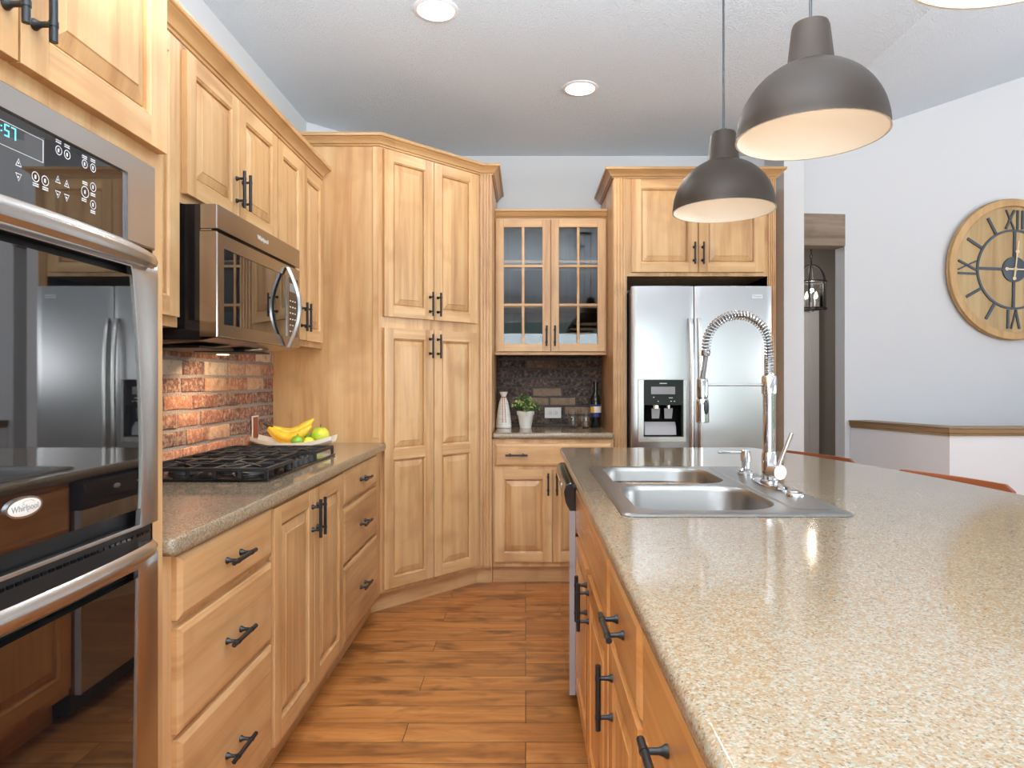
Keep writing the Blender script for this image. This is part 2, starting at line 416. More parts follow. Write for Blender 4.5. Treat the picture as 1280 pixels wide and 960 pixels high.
# clock wall, turned five degrees, with the hallway opening
wd = math.radians(5.0); ux, uy = math.cos(wd), math.sin(wd)
CW = frame((2.413, 5.02, 0), (ux, uy), (uy, -ux))
mb = MB('wall', CW)
mb.box(-.74, -.545, -.13, 0, 0, 2.9)
mb.box(-.545, 0, -.13, 0, 2.496, 3.12)
mb.box(0, 4.0, -.13, 0, 0, 4.5); struct('wall_right', mb)
mb = MB('beam', CW); mb.box(-.545, 0, -.13, .012, 2.254, 2.496); struct('beam', mb, 'weathered grey timber header across the top of the hallway opening', 'beam', bevel=.006)
# hallway behind it
mb = MB('taupe'); mb.box(.4, 4.6, 7.2, 7.3, 0, 2.85); struct('wall_hallway', mb)
mb = MB('taupe'); mb.box(3.38, 3.48, 5.55, 7.2, 0, 2.85); struct('wall_hallway_right', mb)
mb = MB('taupe'); mb.box(1.0, 1.1, 5.15, 7.2, 0, 2.85); struct('wall_hallway_left', mb)
mb = MB('white'); mb.box(2.38, 3.06, 7.165, 7.2, 0, 1.98)
for a, b in ((.2, .9), (1.05, 1.85)):
    for c0, c1 in ((2.46, 2.68), (2.76, 2.98)): mb.rings([[(c0+i, y, a+i), (c1-i, y, a+i), (c1-i, y, b-i), (c0+i, y, b-i)] for i, y in ((0, 7.164), (.01, 7.156), (.03, 7.156), (.05, 7.163))], True, False, True)
do = struct('door_1', mb)
mb = MB('white')
for x0, x1 in ((2.28, 2.375), (3.065, 3.16)): mb.box(x0, x1, 7.15, 7.2, 0, 1.985)
mb.box(2.28, 3.16, 7.15, 7.2, 1.985, 2.08); mb.build('door_casing', None, do)
# half wall of the stairwell with its cap
hw = [(2.456, 5.018), (2.725, 4.267), (5.6, 4.267), (5.6, 4.40), (2.82, 4.40), (2.60, 5.028)]
mb = MB('white'); mb.prism(hw, 0, .885); struct('wall_stair', mb)
mb = MB('capw'); mb.sweep([(2.456+.004, 5.008), (2.725, 4.267), (5.6, 4.267)], [(-.135, .886), (.012, .886), (.014, .90), (.022, .905), (.024, .93), (.03, .934), (.03, .9415), (-.135, .9415)])
struct('trim_1', mb, 'stained wood cap along the low stairwell wall', 'trim')
# behind the camera: rear wall with window, right wall with window
def wall_with_opening(name, mb, a0, a1, b0, b1, zt, ax, c0, c1, z0, z1):
    bx = (lambda p, q, zz0, zz1: mb.box(p, q, c0, c1, zz0, zz1)) if ax == 'x' else (lambda p, q, zz0, zz1: mb.box(c0, c1, p, q, zz0, zz1))
    bx(a0, b0, 0, zt); bx(b1, a1, 0, zt); bx(b0, b1, 0, z0); bx(b0, b1, z1, zt)
    return struct(name, mb)
wall_with_opening('wall_rear', MB('wall'), LX-.12, 6.25, -1.0, 5.2, 4.6, 'x', -4.12, -4.0, .10, 2.40)
wall_with_opening('wall_far_right', MB('wall'), -4.0, 5.6, -2.3, 2.7, 4.6, 'y', 6.12, 6.24, .65, 2.65)
mb = MB('white')
for x in (-1.0, .53, 2.06, 3.60, 5.15): mb.box(x, x+.05, -4.09, -4.02, .10, 2.40)
for z in (.10, 2.35): mb.box(-1.0, 5.2, -4.09, -4.02, z, z+.05)
w1 = struct('window_1', mb); mb = MB('pane'); mb.box(-.95, 5.15, -4.06, -4.054, .15, 2.35); mb.build('pane', None, w1)
mb = MB('white')
for y in (-2.3, -.65, 1.0, 2.65): mb.box(6.15, 6.21, y, y+.05, .65, 2.65)
for z in (.65, 2.60): mb.box(6.15, 6.21, -2.3, 2.7, z, z+.05)
w2 = struct('window_2', mb); mb = MB('pane'); mb.box(6.178, 6.184, -2.25, 2.65, .7, 2.6); mb.build('pane', None, w2)
# ================================================================== brick backsplashes
def bricks(name, X, width, z0, z1, rowh, blen, cols, bm_, mm, seed, label, thick=.022, j=.013):
    r = random.Random(seed); mb = MB(mm, X); mb.box(0, width, 0, thick*.78, z0, z1)
    mb.use(bm_); lay = mb.bm.loops.layers.float_color.new('tint'); z = z0+j*.6; row = 0
    while z < z1-.01:
        h = min(rowh-j, z1-z-.001); x = -(row % 2)*blen*.5 - r.random()*.05
        while x < width:
            L = blen*r.uniform(.86, 1.1); a, b = max(x, .001), min(x+L-j, width-.001)
            if b-a > .015:
                c = .004; t = thick+r.uniform(-.003, .003); dz0, dz1 = r.uniform(-.001, .0015), r.uniform(-.0015, .001)
                jt = [(r.uniform(-.002, .003), r.uniform(-.0025, .0025)) for q in range(8)]
                ko = lambda i, y: [(a+i+(b-a-2*i)*f_+jt[q][0]*(0 if q in (0, 3) and a < .003 else 1), y, (z+dz0+i if lo_ else z+h+dz1-i)+jt[q][1]) for q, (f_, lo_) in enumerate(((0, 1), (.35, 1), (.7, 1), (1, 1), (1, 0), (.7, 0), (.35, 0), (0, 0)))]
                vs = mb.rings([ko(i, y) for i, y in ((0, thick*.6), (0, t-c), (c*.4, t-c*.35), (c*1.2, t))], True, False, True)
                q = r.random(); acc = 0
                for w, col in cols:
                    acc += w
                    if q < acc: break
                f = r.uniform(.82, 1.15)
                for ring in vs:
                    for v in ring:
                        for lp in v.link_loops: lp[lay] = (col[0]*f, col[1]*f, col[2]*f, 1)
            x += L
        z += rowh; row += 1
    return struct(name, mb, label, 'backsplash')
BR = frame((LX, 1.386, 0), (0, 1), (1, 0))
bricks('backsplash', BR, 3.528-1.386, .915, 1.41, .069, .205, [(.28, lin(140, 86, 68)), (.18, lin(164, 106, 80)), (.22, lin(112, 74, 64)), (.16, lin(184, 142, 112)), (.16, lin(200, 178, 154))], 'brick', 'mortar', 3, 'tumbled red and buff brick backsplash behind the gas cooktop', .026)
BB = frame((-.203, BY-.036, 0), (1, 0), (0, -1))
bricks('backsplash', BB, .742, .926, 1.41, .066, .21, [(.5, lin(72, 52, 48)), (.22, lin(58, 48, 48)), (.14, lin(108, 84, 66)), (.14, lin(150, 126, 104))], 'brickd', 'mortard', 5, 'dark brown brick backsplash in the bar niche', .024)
# ================================================================== LEFT RUN
CT = .914
FX = -.775                                   # face frame plane of base cabinets
BL = frame((FX, 0, 0), (0, 1), (1, 0))
def base_body(t, y0, y1, x0=LX+.002, x1=FX, top=.874, wv='wv', kick=.82):
    mb = MB(wv); mb.box(x0, x1, y0, y1, .105, top); mb.build('carcass', t)
    mb = MB('wh' if wv == 'wv' else 'ih'); mb.box(x0, x1-.05, y0, y1, 0, .105); mb.build('toe_kick', t)
# -- oven tower
OY0, OY1 = .585, 1.384
t = Thing('oven_cabinet', 'tall maple cabinet holding the double wall oven, two raised panel doors on top', 'cabinet', (-1.07, .985, 0))
mb = MB('wv'); mb.box(LX+.002, FX+.018, OY1-.037, OY1, .105, 2.30); mb.box(LX+.002, FX+.018, OY0, OY0+.03, .105, 2.30)
mb.box(LX+.002, FX+.018, OY0+.03, OY1-.037, 1.672, 2.30); mb.box(LX+.002, FX+.018, OY0+.03, OY1-.037, .105, .36); mb.box(LX+.002, LX+.03, OY0+.03, OY1-.037, .36, 1.672)
mb.build('carcass', t); mb = MB('wh'); mb.box(LX+.002, FX-.05, OY0, OY1, 0, .105); mb.build('toe_kick', t)
OL = frame((FX+.018, 0, 0), (0, 1), (1, 0))
door(t, OL, OY0+.014, .965, 1.712, 2.285, (.940, 1.822)); door(t, OL, .970, OY1-.018, 1.712, 2.285, (.995, 1.822))
mb = MB('crown'); mb.sweep([(FX+.018, OY0), (FX+.018, OY1+.001), (-1.02, OY1+.001)], CROWN(2.30)); mb.build('crown', t)
drawer(t, OL, OY0+.014, OY1-.018, .125, .345)
# -- double oven
OF = -.742
t = Thing('double_oven', 'stainless double wall oven with black glass doors and bowed handles', 'oven', (-1.05, .967, .361))
OM = frame((OF, 0, 0), (0, 1), (1, 0)); a0, a1 = .618, 1.318
mb = MB('dark'); mb.box(-1.30, OF-.013, a0+.004, a1-.004, .363, 1.668); mb.build('oven_body', t)
ZP0, ZP1 = 1.515, 1.632
def fr_ring(mb, X, o, i, y0, y1, dep):
    """flat frame from outer to inner rectangle loops (u0,u1,z0,z1)"""
    old = mb.X; mb.X = X
    L = lambda q, y: [(q[0], y, q[2]), (q[1], y, q[2]), (q[1], y, q[3]), (q[0], y, q[3])]
    mb.rings([L(o, y0), L(o, y1-.003), [(o[0]+.003, y1, o[2]+.003), (o[1]-.003, y1, o[2]+.003), (o[1]-.003, y1, o[3]-.003), (o[0]+.003, y1, o[3]-.003)], L(i, y1), L(i, y1-dep)], True)
    mb.X = old
mb = MB('steelw'); fr_ring(mb, OM, (a0, a1, 1.505, 1.670), (.712, 1.226, ZP0-.008, ZP1), -.012, .008, .006); mb.build('panel_trim', t)
mb = MB('bglass', OM); mb.box(.712, 1.226, -.012, .003, ZP0-.008, ZP1); cp = mb.build('control_panel', t)
def onp(x, y, X=OF+.003):
    Y = -X*F/(VX-x); return Y, EYE+(VY-y)*Y/F
PT = lambda u, z, d=.0034: OM @ Matrix.Translation((u, d, z)) @ Matrix(((1, 0, 0, 0), (0, 0, 1, 0), (0, 1, 0, 0), (0, 0, 0, 1)))
def ring2(mb, u, z, r, w, seg=20, y=.0036):
    mb.rings([[(u+(r+q)*math.cos(2*PI*i/seg), y, z+(r+q)*math.sin(2*PI*i/seg)) for i in range(seg)] for q in (-w/2, w/2)], True)
mb = MB('ink', OM)
for x, y, r in ((73, 188, .0068), (83.6, 193.4, .0068), (105.5, 205, .0066), (116, 210, .0066), (44, 221, .0072), (56, 226, .0072), (106, 240, .0092), (116, 234, .0072), (116, 256, .0072)):
    u, z = onp(x, y); ring2(mb, u, z, r, .0014); mb.box(u-.0015, u+.0015, .003, .0036, z-.003, z+.003)
for x, y, d in ((22.7, 203.6, 1), (72, 224.7, 1), (83, 230, 1), (22.7, 221, -1), (72, 242.7, -1), (83, 247, -1)):
    u, z = onp(x, y); T = [(0, .0068), (-.0062, -.005), (.0062, -.005)]
    mb.rings([[(u+p*s_, .0036, z+q*s_*d) for p, q in T] for s_ in (.75, 1.0)], True); mb.box(u-.001, u+.001, .003, .0036, z-.0015, z+.001)
u1, z1 = onp(54, 175.5); z0 = onp(54, 204)[1]; u0 = .645+.72*.12
for q in ((u0, u1, z1-.0008, z1), (u0, u1, z0, z0+.0008), (u1-.0012, u1, z0, z1), (u0, u0+.0012, z0, z1)): mb.box(q[0], q[1], .003, .0036, q[2], q[3])
for x, y in ((73, 177), (83.6, 183), (105.5, 196.5), (116, 201), (44.5, 231), (56.5, 236), (106, 229), (105, 250), (116, 243.5), (116, 265)):
    u, z = onp(x, y)
    for dz in (.0016, -.0016): mb.box(u-.006, u+.006, .003, .0034, z+dz-.0009, z+dz+.0009)
mb.build('button_marking', t, cp)['label'] = 'white printed button symbols'
# cyan seven segment clock
mb = MB('digit', OM)
SEG = {'1': 'bc', '2': 'abged', '5': 'afgcd', '7': 'abc'}
def digit(ch, u, z, w=.0085, h=.017, s_=.0016):
    g = {'a': (0, w, h-s_, h), 'd': (0, w, 0, s_), 'g': (0, w, h/2-s_/2, h/2+s_/2), 'b': (w-s_, w, h/2, h), 'c': (w-s_, w, 0, h/2), 'f': (0, s_, h/2, h), 'e': (0, s_, 0, h/2)}
    for c in SEG[ch]: q = g[c]; mb.box(u+q[0], u+q[1], .003, .0038, z+q[2], z+q[3])
ud, zd = onp(19.5, 176)
for ch, du in (('7', 0), ('5', -.0125), ('2', -.031), ('1', -.0435)): digit(ch, ud+du-.0085, zd)
for q in (.004, .011): mb.box(ud-.0277, ud-.026, .003, .0038, zd+q, zd+q+.0018)
mb.build('clock_display', t, cp)['label'] = 'cyan 12:57 time display'
def oven_door(z0, z1, hz, flip):
    mb = MB('steelw', OM); n = 14
    # curved-sided stainless frame round black glass
    def inner(z):
        s_ = (z-z0)/(z1-z0); e_ = .096*s_**1.6+.066*(1-s_) if not flip else .070*s_+.082*(1-s_)
        return e_
    zz = [z0+.001+(z1-z0-.002)*i/n for i in range(n+1)]; zi = lambda z: min(max(z, z0+.008), z1-.022)
    E = [(a0, z) for z in zz]+[(a1, z) for z in zz[::-1]]
    I = [(a0+inner(z), zi(z)) for z in zz]+[(a1-inner(z), zi(z)) for z in zz[::-1]]
    mv = lambda A, B, d: [(p+(.0 if abs(q-p) < 1e-9 else d*(1 if q > p else -1)), r_+d*(1 if k_ > r_+1e-9 else (-1 if k_ < r_-1e-9 else 0))) for (p, r_), (q, k_) in zip(A, B)]
    at = lambda P, y: [(p, y, z) for p, z in P]
    mb.rings([at(E, -.006), at(E, .011), at(mv(E, I, .003), .014), at(mv(I, E, .006), .017), at(I, .015), at(I, .006)], True)
    dd = mb.build('door', t); dd['label'] = 'stainless framed oven door with black glass'
    mb = MB('bglass', OM); L = []
    for z in [zi(q) for q in zz[1:-1]]: L.append([(a0+inner(z), -.006, z), (a0+inner(z), .012, z), (a1-inner(z), .012, z), (a1-inner(z), -.006, z)])
    mb.rings(L, True, True, True); mb.build('glass', t, dd)
    mb = MB('steelw', OM); L = []; nn = 24
    for i in range(nn+1):
        s_ = i/nn; u = a0+.040+(a1-a0-.080)*s_; b = math.sin(PI*s_)**.55; h = .0125+.0055*b; y = .022+.036*b
        L.append([(u, y-.010, hz+h*.6), (u, y+.002, hz+h), (u, y+.011, hz+h*.5), (u, y+.013, hz), (u, y+.010, hz-h*.6), (u, y, hz-h), (u, y-.010, hz-h*.6)])
    mb.rings(L, True, True, True)
    for u in (a0+.052, a1-.052): mb.box(u-.008, u+.008, .008, .024, hz-.010, hz+.010)
    mb.build('handle', t, dd)
    return dd
d1 = oven_door(.968, 1.480, 1.474, False); d2 = oven_door(.385, .915, .930, True)
mb = MB('dark', OM); mb.box(a0, a1, -.012, -.002, .917, .967)
mb.use('gloss')
for i in range(40): u = a0+.03+i*.0168; mb.box(u, u+.011, -.002, .001, .948, .953)
mb.build('vent', t)
mb = MB('dark', OM); mb.box(a0, a1, -.012, -.002, 1.482, 1.504); mb.build('gap_strip', t)
mb = MB('steelw', OM); mb.box(a0, a1, -.012, .006, .363, .383); mb.build('bottom_trim', t)
mb = MB('ceramic', OM)
u0, z0 = onp(30, 634, OF+.014)
mb.rings([[(u0+.0335*s_*math.cos(q*PI/16), y, z0+.0135*s_*math.sin(q*PI/16)) for q in range(32)] for s_, y in ((1, .012), (1, .0145), (.9, .0158))], True, False, True)
mb.use('steelw'); mb.rings([[(u0+(.0335+d)*math.cos(q*PI/16), y, z0+(.0135+d)*math.sin(q*PI/16)) for q in range(32)] for d, y in ((.002, .012), (.002, .0155), (-.001, .0155))], True)
text_into(mb, 'Whirlpool', .0125, PT(u0, z0-.001, .0161), 'inkg')
mb.rings([[(u0+.006+(.010+d)*math.cos(q*PI/10), .0161, z0+.006+(.003+d*.5)*math.sin(q*PI/10)) for q in range(14)] for d in (0, .0012)], False)
mb.build('badge', t, d1)['label'] = 'white oval badge with printed lettering'
# -- upper cabinets
UX = -1.08; UB = frame((UX, 0, 0), (0, 1), (1, 0))
def upper(label, y0, y1, z0, doors, name='wall_cabinet'):
    t = Thing(name, label, 'cabinet', ((LX+UX)/2, (y0+y1)/2, z0))
    mb = MB('wv'); mb.box(LX+.002, UX, y0, y1, z0, 2.30); mb.build('carcass', t)
    for a, b, zz, pl in doors: door(t, UB, a, b, zz, 2.284, pl)
    return t
upper('narrow maple wall cabinet squeezed between oven tower and microwave', 1.386, 2.058, 1.41, [(1.40, 1.72, 1.44, (1.69, 1.55)), (1.725, 2.035, 1.44, (1.755, 1.55))])
upper('short two door maple wall cabinet right above the microwave', 2.060, 2.842, 1.803, [(2.082, 2.458, 1.832, (2.434, 1.945)), (2.463, 2.838, 1.832, (2.487, 1.945))])
upper('tall two door maple wall cabinet against the pantry side panel', 2.844, 3.527, 1.41, [(2.852, 3.160, 1.438, (3.136, 1.545)), (3.165, 3.485, 1.438, (3.189, 1.545))])
mb = MB('crown'); mb.sweep([(UX, 1.44), (UX, 3.50)], CROWN(2.302, .06, .06)); c = mb.build('crown_molding'); tag(c, 'maple crown moulding along the top of the wall cabinets over the cooktop', 'molding')
# -- microwave
M['msteel'] = mat('dark_brushed_stainless', (.37, .34, .32), .2, 1)
t = Thing('microwave', 'over-the-range stainless microwave with black window and curved bar handle', 'microwave', (-1.17, 2.45, 1.37))
MX = -.965; MW = frame((MX, 0, 0), (0, 1), (1, 0)); b0, b1 = 2.078, 2.838
mb = MB('gloss'); mb.box(LX+.035, MX-.055, b0+.004, b1-.004, 1.375, 1.80); mb.build('housing', t)
mb = MB('msteel', MW); mb.box(b0, b1, -.055, .0, 1.722, 1.800); mb.box(b0, b1, -.055, -.018, 1.715, 1.722); g = mb.build('vent_band', t, bevel=.004)
lt = MB('ink'); XT = MW @ Matrix.Translation((2.44, .0004, 1.762)) @ Matrix(((1, 0, 0, 0), (0, 0, 1, 0), (0, 1, 0, 0), (0, 0, 0, 1)))
text_into(lt, 'Whirlpool', .024, XT, 'ink'); lt.build('lettering', t, g)['label'] = 'silver brand lettering'
mb = MB('msteel'); fr_ring(mb, MW, (b0, b1, 1.383, 1.714), (2.125, 2.812, 1.425, 1.668), -.055, .0, .004); dd = mb.build('door', t)
mb = MB('bglass', MW); mb.box(2.125, 2.690, -.04, -.003, 1.425, 1.668); mb.build('window', t, dd)
mb = MB('gloss', MW); mb.box(2.703, 2.812, -.04, -.002, 1.425, 1.668); mb.use('ink')
for i in range(6):
    for j in range(3): mb.box(2.722+j*.028, 2.736+j*.028, -.002, -.0014, 1.445+i*.025, 1.450+i*.025)
mb.use('inkg'); mb.box(2.72, 2.795, -.002, -.0014, 1.61, 1.645)
mb.build('control_panel', t)
mb = MB('msteel', MW); mb.box(2.690, 2.703, -.04, .001, 1.425, 1.668); mb.build('door_edge', t, dd)
L = []
for i in range(25):
    s_ = i/24; z = 1.378+.322*s_; b = math.sin(PI*s_)**1.0; w = .011
    y = .004+.046*b
    L.append([(2.680-w, y, z), (2.680-w*.6, y+.010, z), (2.680+w*.6, y+.010, z), (2.680+w, y, z), (2.680+w*.5, y-.004, z), (2.680-w*.5, y-.004, z)])
mb = MB('steel', MW); mb.rings(L, True, True, True); mb.build('handle', t, dd)
mb = MB('msteel'); mb.rings([[(MX-.01, y, 1.382), (MX-.05, y, 1.372), (LX+.04, y, 1.352), (LX+.04, y, 1.374), (MX-.05, y, 1.3745)] for y in (b0+.01, b1-.01)], True, True, True)
mb.use('dark')
for y in (2.16, 2.50): mb.box(-1.25, -1.06, y, y+.25, 1.352, 1.360)
mb.build('underside', t)
mb = MB('bulb'); mb.lathe([(.024, 0), (.024, .004)], (-1.24, 2.72, 1.3485), 16, 'z', True, True); mb.build('lamp', t)
al = area('microwave_task_lamp', (-1.13, 2.66, 1.345), (.40, 0, 0), .12, .34, 6, (1, .74, .48))
# -- base cabinets
def three(label, y0, y1, d0, d1):
    t = Thing('drawer_cabinet', label, 'cabinet', ((LX+FX)/2, (y0+y1)/2, 0))
    base_body(t, y0, y1)
    for a, b in ((.722, .862), (.472, .704), (.138, .458)): drawer(t, BL, d0, d1, a, b)
three('maple base cabinet with three drawers beside the oven tower', 1.386, 1.992, 1.452, 1.985)
t = Thing('base_cabinet', 'maple two door base cabinet under the gas cooktop', 'cabinet', ((LX+FX)/2, 2.37, 0)); base_body(t, 1.994, 2.758)
door(t, BL, 2.000, 2.374, .138, .860, (2.350, .757)); door(t, BL, 2.379, 2.752, .138, .860, (2.403, .757))
three('maple base cabinet with three drawers next to the pantry', 2.760, 3.527, 2.770, 3.385)
# -- counter
def slab(name, pts, z0, z1, label, hole=None, bev=.016):
    bm = bmesh.new(); es = []
    for loop in [pts]+([hole] if hole else []):
        vs = [bm.verts.new((x, y, z1)) for x, y in loop]
        es += [bm.edges.new((vs[i], vs[(i+1) % len(vs)])) for i in range(len(vs))]
    bmesh.ops.triangle_fill(bm, use_beauty=True, edges=es)
    r = bmesh.ops.extrude_face_region(bm, geom=list(bm.faces))
    bmesh.ops.translate(bm, verts=[g for g in r['geom'] if isinstance(g, bmesh.types.BMVert)], vec=(0, 0, z0-z1))
    mb = MB('granite'); mb.bm.free(); mb.bm = bm
    o = mb.build(name, bevel=bev, seg=5, harden=True); tag(o, label, 'countertop'); return o
slab('countertop', [(LX+.028, 1.387), (-.738, 1.387), (-.738, 3.527), (LX+.028, 3.527)], .875, CT, 'speckled beige stone countertop carrying the gas cooktop')
# -- cooktop
t = Thing('gas_cooktop', 'black gas cooktop with cast iron grates set in the left counter', 'cooktop', (-1.06, 2.53, CT+.0005))
c0, c1, k0, k1 = -1.300, -.838, 2.165, 2.93
mb = MB('gloss'); mb.box(c0, c1, k0, k1, CT+.0008, CT+.010); mb.build('base', t, bevel=.004)
NB = [(-1.185, 2.30), (-.955, 2.30), (-1.07, 2.548), (-1.185, 2.795), (-.955, 2.795)]
for x, y in NB:
    mb = MB('dark'); mb.lathe([(.048, 0), (.046, .008), (.03, .012)], (x, y, CT+.0103), 24, 'z', True, True); mb.use('steelw'); mb.lathe([(.052, 0), (.056, .001), (.06, .0005)], (x, y, CT+.0104), 24)
    mb.use('iron'); mb.lathe([(.034, .0125), (.034, .018), (.030, .021)], (x, y, CT+.0103), 24, 'z', True, True); mb.build('burner', t)
for i in range(5):
    mb = MB('dark'); mb.lathe([(.017, 0), (.015, .020), (.013, .022)], (c1-.026, 2.42+i*.06, CT+.0102), 18, 'z', True, True); mb.box(c1-.028, c1-.024, 2.408+i*.06, 2.432+i*.06, CT+.032, CT+.037); mb.build('knob', t)
def bar(mb, p, q, w=.0055, h=.011, z=CT+.034):
    p, q = Vector(p), Vector(q); d = (q-p).normalized(); n = Vector((-d.y, d.x))*w
    P = [p+n, q+n, q-n, p-n]; mb.rings([[(a.x, a.y, zz) for a in P] for zz in (z, z+h)], True, True, True)
def grate(y0, y1, xs0, xs1, cen):
    mb = MB('iron')
    for a, b in (((xs0, y0), (xs1, y0)), ((xs0, y1), (xs1, y1)), ((xs0, y0), (xs0, y1)), ((xs1, y0), (xs1, y1))): bar(mb, a, b)
    n = 5
    for i in range(1, n): x = xs0+(xs1-xs0)*i/n; bar(mb, (x, y0), (x, y0+(y1-y0)*.36)); bar(mb, (x, y1-(y1-y0)*.36), (x, y1))
    bar(mb, (xs0, (y0+y1)/2), (xs1, (y0+y1)/2), .0045)
    for x, y in cen:
        for q in range(4):
            a_ = PI/4+q*PI/2; bar(mb, (x+.02*math.cos(a_), y+.02*math.sin(a_)), (x+.085*math.cos(a_), y+.085*math.sin(a_)), .004)
    for i in range(n+1):
        x = xs0+(xs1-xs0)*i/n
        for y in (y0, y1): mb.box(x-.0055, x+.0055, y-.0055, y+.0055, CT+.0105, CT+.036)
    mb.build('grate', t)
grate(k0+.012, k0+.250, c0+.02, c1-.012, NB[:2]); grate(k0+.264, k0+.500, c0+.02, c1-.075, NB[2:3]); grate(k0+.514, k1-.012, c0+.02, c1-.012, NB[3:])
# -- fruit platter
PX, PY = -1.13, 3.24
t = Thing('platter', 'long white curved ceramic platter of fruit behind the cooktop', 'platter', (PX, PY, CT))
mb = MB('ceramic'); L = []; n = 20
def pl(s_, w, up): return (PX+.195*s_, PY+w, CT+.0045+.030*abs(s_)**2.2+up)
for i in range(n+1):
    s_ = -1+2*i/n; w = .085*(1-.35*abs(s_)**3)
    L.append([pl(s_, -w, .028), pl(s_, -w*.82, .010), pl(s_, -w*.5, .001), pl(s_, w*.5, .001), pl(s_, w*.82, .010), pl(s_, w, .028), pl(s_, w*.9, .009), pl(s_, w*.55, -.003), pl(s_, -w*.55, -.003), pl(s_, -w*.9, .009)])
mb.rings(L, True, True, True); mb.build('dish', t)
t = Thing('banana_bunch', 'bunch of yellow bananas lying on the white platter', 'bananas', (PX-.03, PY, CT+.03))
def banana(p, ang, L_, bend, lift, r=.0185):
    mb = MB('banana'); P = []; rr = []
    for i in range(15):
        s_ = i/14; x = L_*s_; up = -bend*math.sin(PI*min(s_*1.0, 1))+lift*s_
        P.append((p[0]+x*math.cos(ang), p[1]+x*math.sin(ang), p[2]+up)); rr.append(r*min(1, .34+s_*3.2)*min(1, .3+(1-s_)*4.0))
    mb.tube(P, rr, 10); return mb.build('banana', t)
sp = (PX-.118, PY-.005, CT+.105)
banana((sp[0], sp[1]-.010, sp[2]-.004), -.10, .215, .052, .010, .0215); banana((sp[0], sp[1]+.010, sp[2]), .16, .205, .046, .034, .021); banana((sp[0]-.006, sp[1]-.004, sp[2]-.014), -.02, .18, .034, -.040, .020)
mb = MB('bstem'); mb.tube([(sp[0]+.012, sp[1], sp[2]-.006), (sp[0]-.004, sp[1], sp[2]+.006), (sp[0]-.024, sp[1]-.002, sp[2]+.02)], [.012, .010, .011], 8); mb.build('stem', t)
def fruit(name, m, c, r, sq, label, cat, ap=False):
    t = Thing(name, label, cat, (c[0], c[1], c[2]-r*sq[2]))
    mb = MB(m)
    if ap:
        prof = [(max(r*math.sin(PI*i/14)*(1+.06*math.cos(PI*i/14)), 1e-5), -r*math.cos(PI*i/14)*(.92-.26*max(0, abs(math.cos(PI*i/14))-.75)*2)) for i in range(15)]
        mb.lathe(prof, c, 20, 'z', True, True)
    else: mb.sphere(c, r, sq)
    mb.build('flesh', t); mb = MB('bstem'); mb.tube([(c[0], c[1], c[2]+r*sq[2]*.8), (c[0]+.003, c[1], c[2]+r*sq[2]+.008)], .0022, 6); mb.build('stem', t)
fruit('apple', 'apple', (PX+.125, PY+.01, CT+.066), .044, (1, 1, .95), 'large yellow green apple at the right end of the platter', 'apple', True)
fruit('lime', 'lime', (PX+.034, PY-.052, CT+.040), .026, (1.2, 1, 1), 'green lime leaning on the bananas', 'lime')
fruit('lime', 'lime', (PX+.058, PY+.012, CT+.044), .028, (1, 1, 1.1), 'dark green lime tucked behind the front fruit', 'lime')
fruit('lemon', 'lemon', (PX+.088, PY-.046, CT+.036), .022, (1.2, 1, 1), 'small yellow lemon in front of the apple', 'lemon')
t = Thing('outlet_cover', 'brick coloured outlet cover on the backsplash beside the bananas', 'outlet', (LX+.03, 3.27, .955))
mb = MB('ceramic'); mb.box(LX+.0295, LX+.034, 3.235, 3.305, .955, 1.07); mb.use(mat('outlet_brick_print', lin(150, 80, 58), .8)); mb.box(LX+.0342, LX+.0355, 3.241, 3.299, .961, 1.064); mb.build('plate', t)
# ================================================================== PANTRY
PYF, PXC = 3.53, -.778
pt = [(LX+.002, PYF), (PXC, PYF), (-.277, 4.03), (-.205, 4.03), (-.205, BY-.001), (-.736, BY-.001), (LX+.002, 4.128)]
t = Thing('pantry_cabinet', 'floor to crown maple corner pantry with four raised panel doors set diagonally', 'cabinet', (-.8, 4.05, 0))
mb = MB('wv'); mb.prism(pt, .105, 2.49); mb.build('carcass', t)
mb = MB('wh'); mb.prism([(LX+.002, PYF+.002), (PXC-.05, PYF+.002), (PXC-.049, PYF+.021), (-.298, 4.08), (-.205, 4.08), (-.205, BY-.003), (-.738, BY-.003), (LX+.002, 4.124)], 0, .105); mb.build('toe_kick', t)
PD = frame((PXC, PYF, 0), (1, 1), (1, -1))
for a, b, hu in ((.020, .344, .319), (.349, .672, .374)):
    door(t, PD, a, b, 1.585, 2.478, (hu, 1.672)); door(t, PD, a, b, .128, 1.527, (hu, 1.435), (.845,))
mb = MB('crown'); mb.sweep([(LX+.002, PYF), (PXC, PYF), (-.277, 4.03), (-.205, 4.03), (-.205, 4.66)], CROWN(2.488, .058)); mb.build('crown', t)
pilaster(t, frame((-.277, 4.03, 0), (1, 0), (0, -1)), .006, .070, .12, 2.487)
mb = MB('wv'); mb.box(PXC-.034, PXC-.002, PYF-.008, PYF-.0005, .935, 2.487); mb.build('corner_strip', t, bevel=.003)
